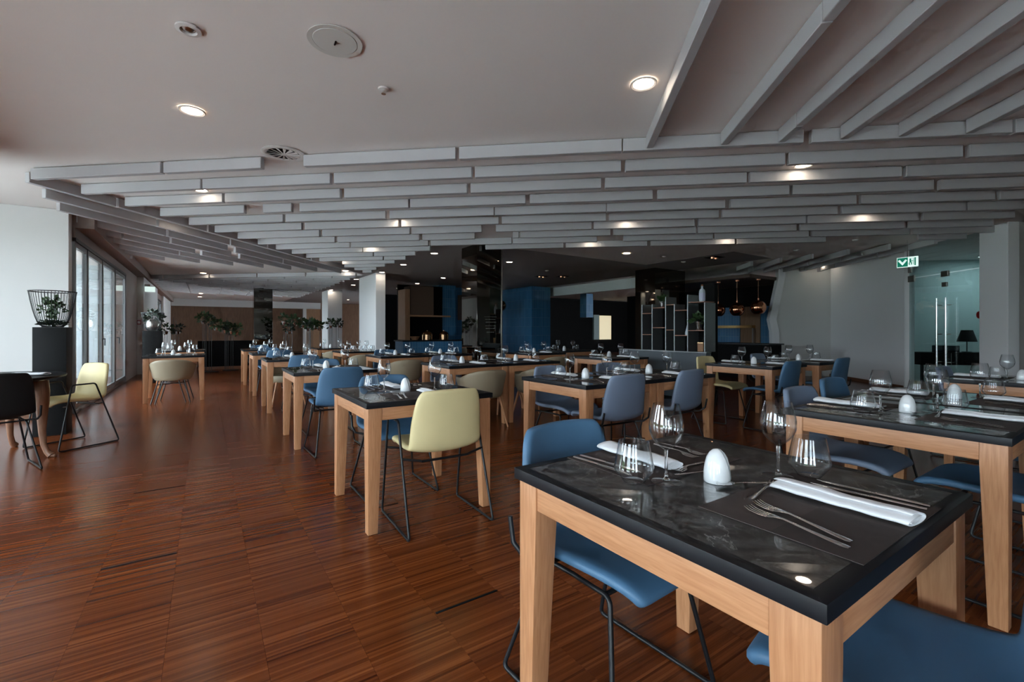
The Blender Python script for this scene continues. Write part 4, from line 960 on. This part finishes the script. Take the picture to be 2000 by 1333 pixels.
MB().box(.05, .65, 0, 2.05, .001, .82).build('body', 'dark_wall', br); MB().box(0, .7, -.04, 2.08, .821, .85).build('counter_top', 'black_edge', br, bevel=.004)
bh = thing('back_bar', 'back bar with blue tiles, cream panel and brass rail', 'bar cabinet', (13.2, 6.4, 0))
MB().box(0, .2, 0, 4.2, .001, .8).build('base_cabinet', 'dark_wall', bh); MB().box(.1, .2, 1.1, 4.2, .81, 1.87).build('tile_field', 'blue_tile', bh); MB().box(.1, .2, .5, 1.08, .81, 1.87).build('cream_panel', 'oak_panel', bh); MB().box(.1, .2, 0.05, .48, .81, 1.87).build('blue_panel', 'blue_tile', bh)
MB().box(-.12, .08, .62, 4.2, 1.24, 1.32).build('brass_shelf', 'brass', bh); MB().box(-.05, .05, .62, .65, .805, 1.239).build('shelf_post', 'steel_brushed', bh)
struct('wall_bar_side', 'dark wall above the back bar', 'wall', MB().box(13.42, 13.6, 5.6, 12, 0, 2.47), 'dark_wall')
for lb, x, y, zc, r in [('round copper pendant lamp, rightmost of the three over the bar', 11.6, 6.06, 1.75, .185), ('round copper pendant lamp, middle of the three over the bar', 11.4, 6.50, 1.71, .18), ('round copper pendant lamp, leftmost of the three over the bar', 11.4, 7.02, 1.71, .18)]:
    o = thing('pendant_lamp', lb, 'pendant lamp', (x, y, 0), group='copper pendant lamps')
    prof = [(r * math.sin(a), zc - r * math.cos(a)) for a in [R(28 + 150 * k / 20) for k in range(21)]] + [(0.0, zc + r)]
    obj('globe', soft(MB().lathe(prof[:-1] + [(.012, zc + r + .002)], 32).mesh('globe', 'copper', smooth=60), 0, 0), o)
    MB().lathe([(0, zc + r), (.02, zc + r), (.02, zc + r + .05), (0, zc + r + .05)], 14).build('cap', 'copper', o, smooth=40); MB().tube([(0, 0, zc + r + .05), (0, 0, 2.44)], .004, 6).build('cable', 'copper', o); MB().lathe([(0, 2.43), (.055, 2.44), (.06, 2.469), (0, 2.469)], 18).build('ceiling_rose', 'copper', o, smooth=40)
o = thing('wall_globe_lamp', 'round bronze globe lamp before the blue tile wall', 'lamp', (8.7, 13.6, 0)); MB().lathe([(.19 * math.sin(R(a)), 2.05 - .19 * math.cos(R(a))) for a in range(0, 181, 12)], 24).build('globe', 'bronze', o, smooth=60); MB().tube([(0, 0, 2.24), (0, 0, CEIL - .002)], .005, 6).build('cable', 'black_metal', o)

# ------------------------------------------------------------------ show kitchen at the back
kc = thing('kitchen_counter', 'blue tiled show kitchen counter with dark top', 'counter', (0, 0, 0))
MB().box(4.95, 7.6, 13.2, 13.9, .001, .83).build('tiled_front', 'blue_tile', kc); MB().box(4.92, 7.63, 13.16, 13.94, .831, .865).build('counter_top', 'black_edge', kc)
hd = thing('kitchen_hood', 'dark extractor hood with wooden frame above the show kitchen', 'hood', (0, 0, 0))
MB().box(5.5, 6.3, 14.0, 14.6, 1.68, 2.62).build('canopy', 'soffit_warm', hd); MB().box(5.30, 5.46, 13.96, 14.6, .866, 2.50).build('frame_post', 'oak_panel', hd); MB().box(5.30, 6.9, 13.95, 14.0, 1.62, 1.675).build('frame_rail', 'oak_panel', hd)
MB().box(5.3, 6.9, 14.6, 14.7, 0, 2.7).build('back_panel', 'dark_wall', hd)
struct('wall_kitchen_pillar', 'blue vertical tile pillar beside the kitchen hood', 'wall', MB().box(6.86, 7.5, 14.75, 15.4, 0, CEIL), 'blue_tile')
struct('wall_kitchen_tile', 'blue tile wall right of the kitchen pillar', 'wall', MB().box(7.5, 9.0, 15.3, 15.5, 0, CEIL), 'blue_tile')
o = thing('wood_panel', 'light wooden panel hanging right of the kitchen pillar', 'panel', (7.6, 14.3, 1.55)); MB().box(0, .25, 0, .06, 0, CEIL - 1.552).build('board', 'oak_panel', o, bevel=.004); MB().box(.0, .25, .061, .5, .0, .9).build('cabinet', 'soffit_warm', o)
def pot(label, x, y, r, h):
    o = thing('chafing_dish', label, 'serving dish', (x, y, .8655), group='bronze serving dishes'); MB().lathe([(0, 0), (r * .9, 0), (r, .01), (r, h), (0, h)], 22).build('body', 'bronze', o, smooth=40)
    MB().lathe([(r * 1.02, h + .001), (r * .95, h + .05), (r * .6, h + .10), (.02, h + .12), (.02, h + .14), (0, h + .14)], 22).build('lid', 'bronze', o, smooth=40)
pot('round bronze chafing dish with open lid, left on the kitchen counter', 5.85, 13.5, .17, .17); pot('round bronze chafing dish, right on the kitchen counter', 6.45, 13.55, .16, .17)
o = thing('wooden_bowl', 'brown wooden bowl left on the kitchen counter', 'bowl', (5.42, 13.45, .8655)); MB().lathe([(0, 0), (.08, 0), (.16, .12), (.15, .12), (.075, .015), (0, .015)], 22).build('body', 'terracotta', o, smooth=50); MB().lathe([(0, .05), (.11, .05), (.05, .10), (0, .11)], 16).build('contents', 'oak_panel', o)
o = thing('squeeze_bottle', 'yellow squeeze bottle on the kitchen counter', 'bottle', (7.05, 13.35, .8655)); MB().lathe([(0, 0), (.04, 0), (.04, .15), (.012, .18), (.006, .23), (0, .23)], 14).build('body', 'yellow_plastic', o, smooth=40); MB().lathe([(.013, .178), (.017, .178), (.017, .19), (.012, .19)], 12, close=True).build('collar', 'white_plastic', o)
o = thing('white_dispenser', 'white upright dispenser on the kitchen counter', 'dispenser', (7.35, 13.45, .8655)); MB().box(-.09, .13, -.08, .08, 0, .42).build('body', 'white_plastic', o, bevel=.012); MB().box(-.05, .02, -.11, -.081, .25, .29).build('tap', 'black_metal', o)

# ------------------------------------------------------------------ reception behind the glass
x, y = W(7.2, 10.3)
dk = thing('reception_desk', 'long dark console desk behind the glass doors', 'desk', (x, y, 0), R(-41))
MB().box(0, 1.7, 0, .42, .46, .715).build('drawer_box', 'dark_wall', dk, bevel=.004)
for k in (.55, 1.1): MB().box(k, k + .012, -.004, -.0005, .47, .705).build('drawer_gap', 'alu', dk)
for a in (.05, 1.65):
    for b in (.05, .37): MB().box(a - .02, a + .02, b - .02, b + .02, .001, .4595).build('leg', 'black_metal', dk)
o = thing('table_lamp', 'black table lamp on the console desk behind the glass', 'lamp', (*W(8.2, 10.5), .7155)); MB().lathe([(0, 0), (.08, 0), (.08, .015), (.01, .02), (.01, .24), (0, .24)], 18).build('base', 'black_metal', o, smooth=40); MB().lathe([(.16, .22), (.09, .46), (.085, .46), (.155, .22)], 22, close=True).build('shade', 'black_soft', o, smooth=50)
o = thing('desk_printer', 'dark low printer on the console desk behind the glass', 'printer', (*W(7.8, 10.5), .7155), R(-41)); MB().box(-.16, .16, -.14, .14, 0, .14).build('body', 'screen', o, bevel=.01); MB().box(-.12, .12, -.18, -.141, .02, .04).build('tray', 'dark_wall', o)
o = thing('fire_sign', 'small red round sticker on the glass door edge', 'sticker', (*W(6.66, 8.30), 1.42), R(-41 + 90)); MB().add([(.05 * math.cos(k * .5236), 0, .06 * math.sin(k * .5236)) for k in range(12)] + [(.05 * math.cos(k * .5236), .003, .06 * math.sin(k * .5236)) for k in range(12)], [tuple(range(12)), tuple(reversed(range(12, 24)))] + [(k, (k + 1) % 12, 12 + (k + 1) % 12, 12 + k) for k in range(12)]).build('disc', 'red_plastic', o)

for lb, q in (('flush square ceiling lamp in the room behind the glass, left one', 10.7), ('flush square ceiling lamp in the room behind the glass, right one', 7.8)):
    o = thing('ceiling_lamp', lb, 'ceiling light', (*W(9.1, q), CEIL), R(-41)); MB().box(-.31, .31, -.31, .31, -.03, -.0005).build('housing', 'trim_white', o); MB().box(-.29, .29, -.29, .29, -.033, -.0302).build('diffuser', 'panel_lamp', o)  # added lamps, kept out of view, to brighten the room behind the glass
# remove prototypes that were never placed
for pr_ in list(COL.objects):
    if pr_.parent is None and pr_.get('label') in ('table', 'chair', 'tub', 'wine', 'tumbler', 'egg', 'napkin', 'fork', 'knife', 'spoon', 'mat', 'd'):
        def kill(o):
            for ch in list(o.children): kill(ch)
            bpy.data.objects.remove(o)
        kill(pr_)
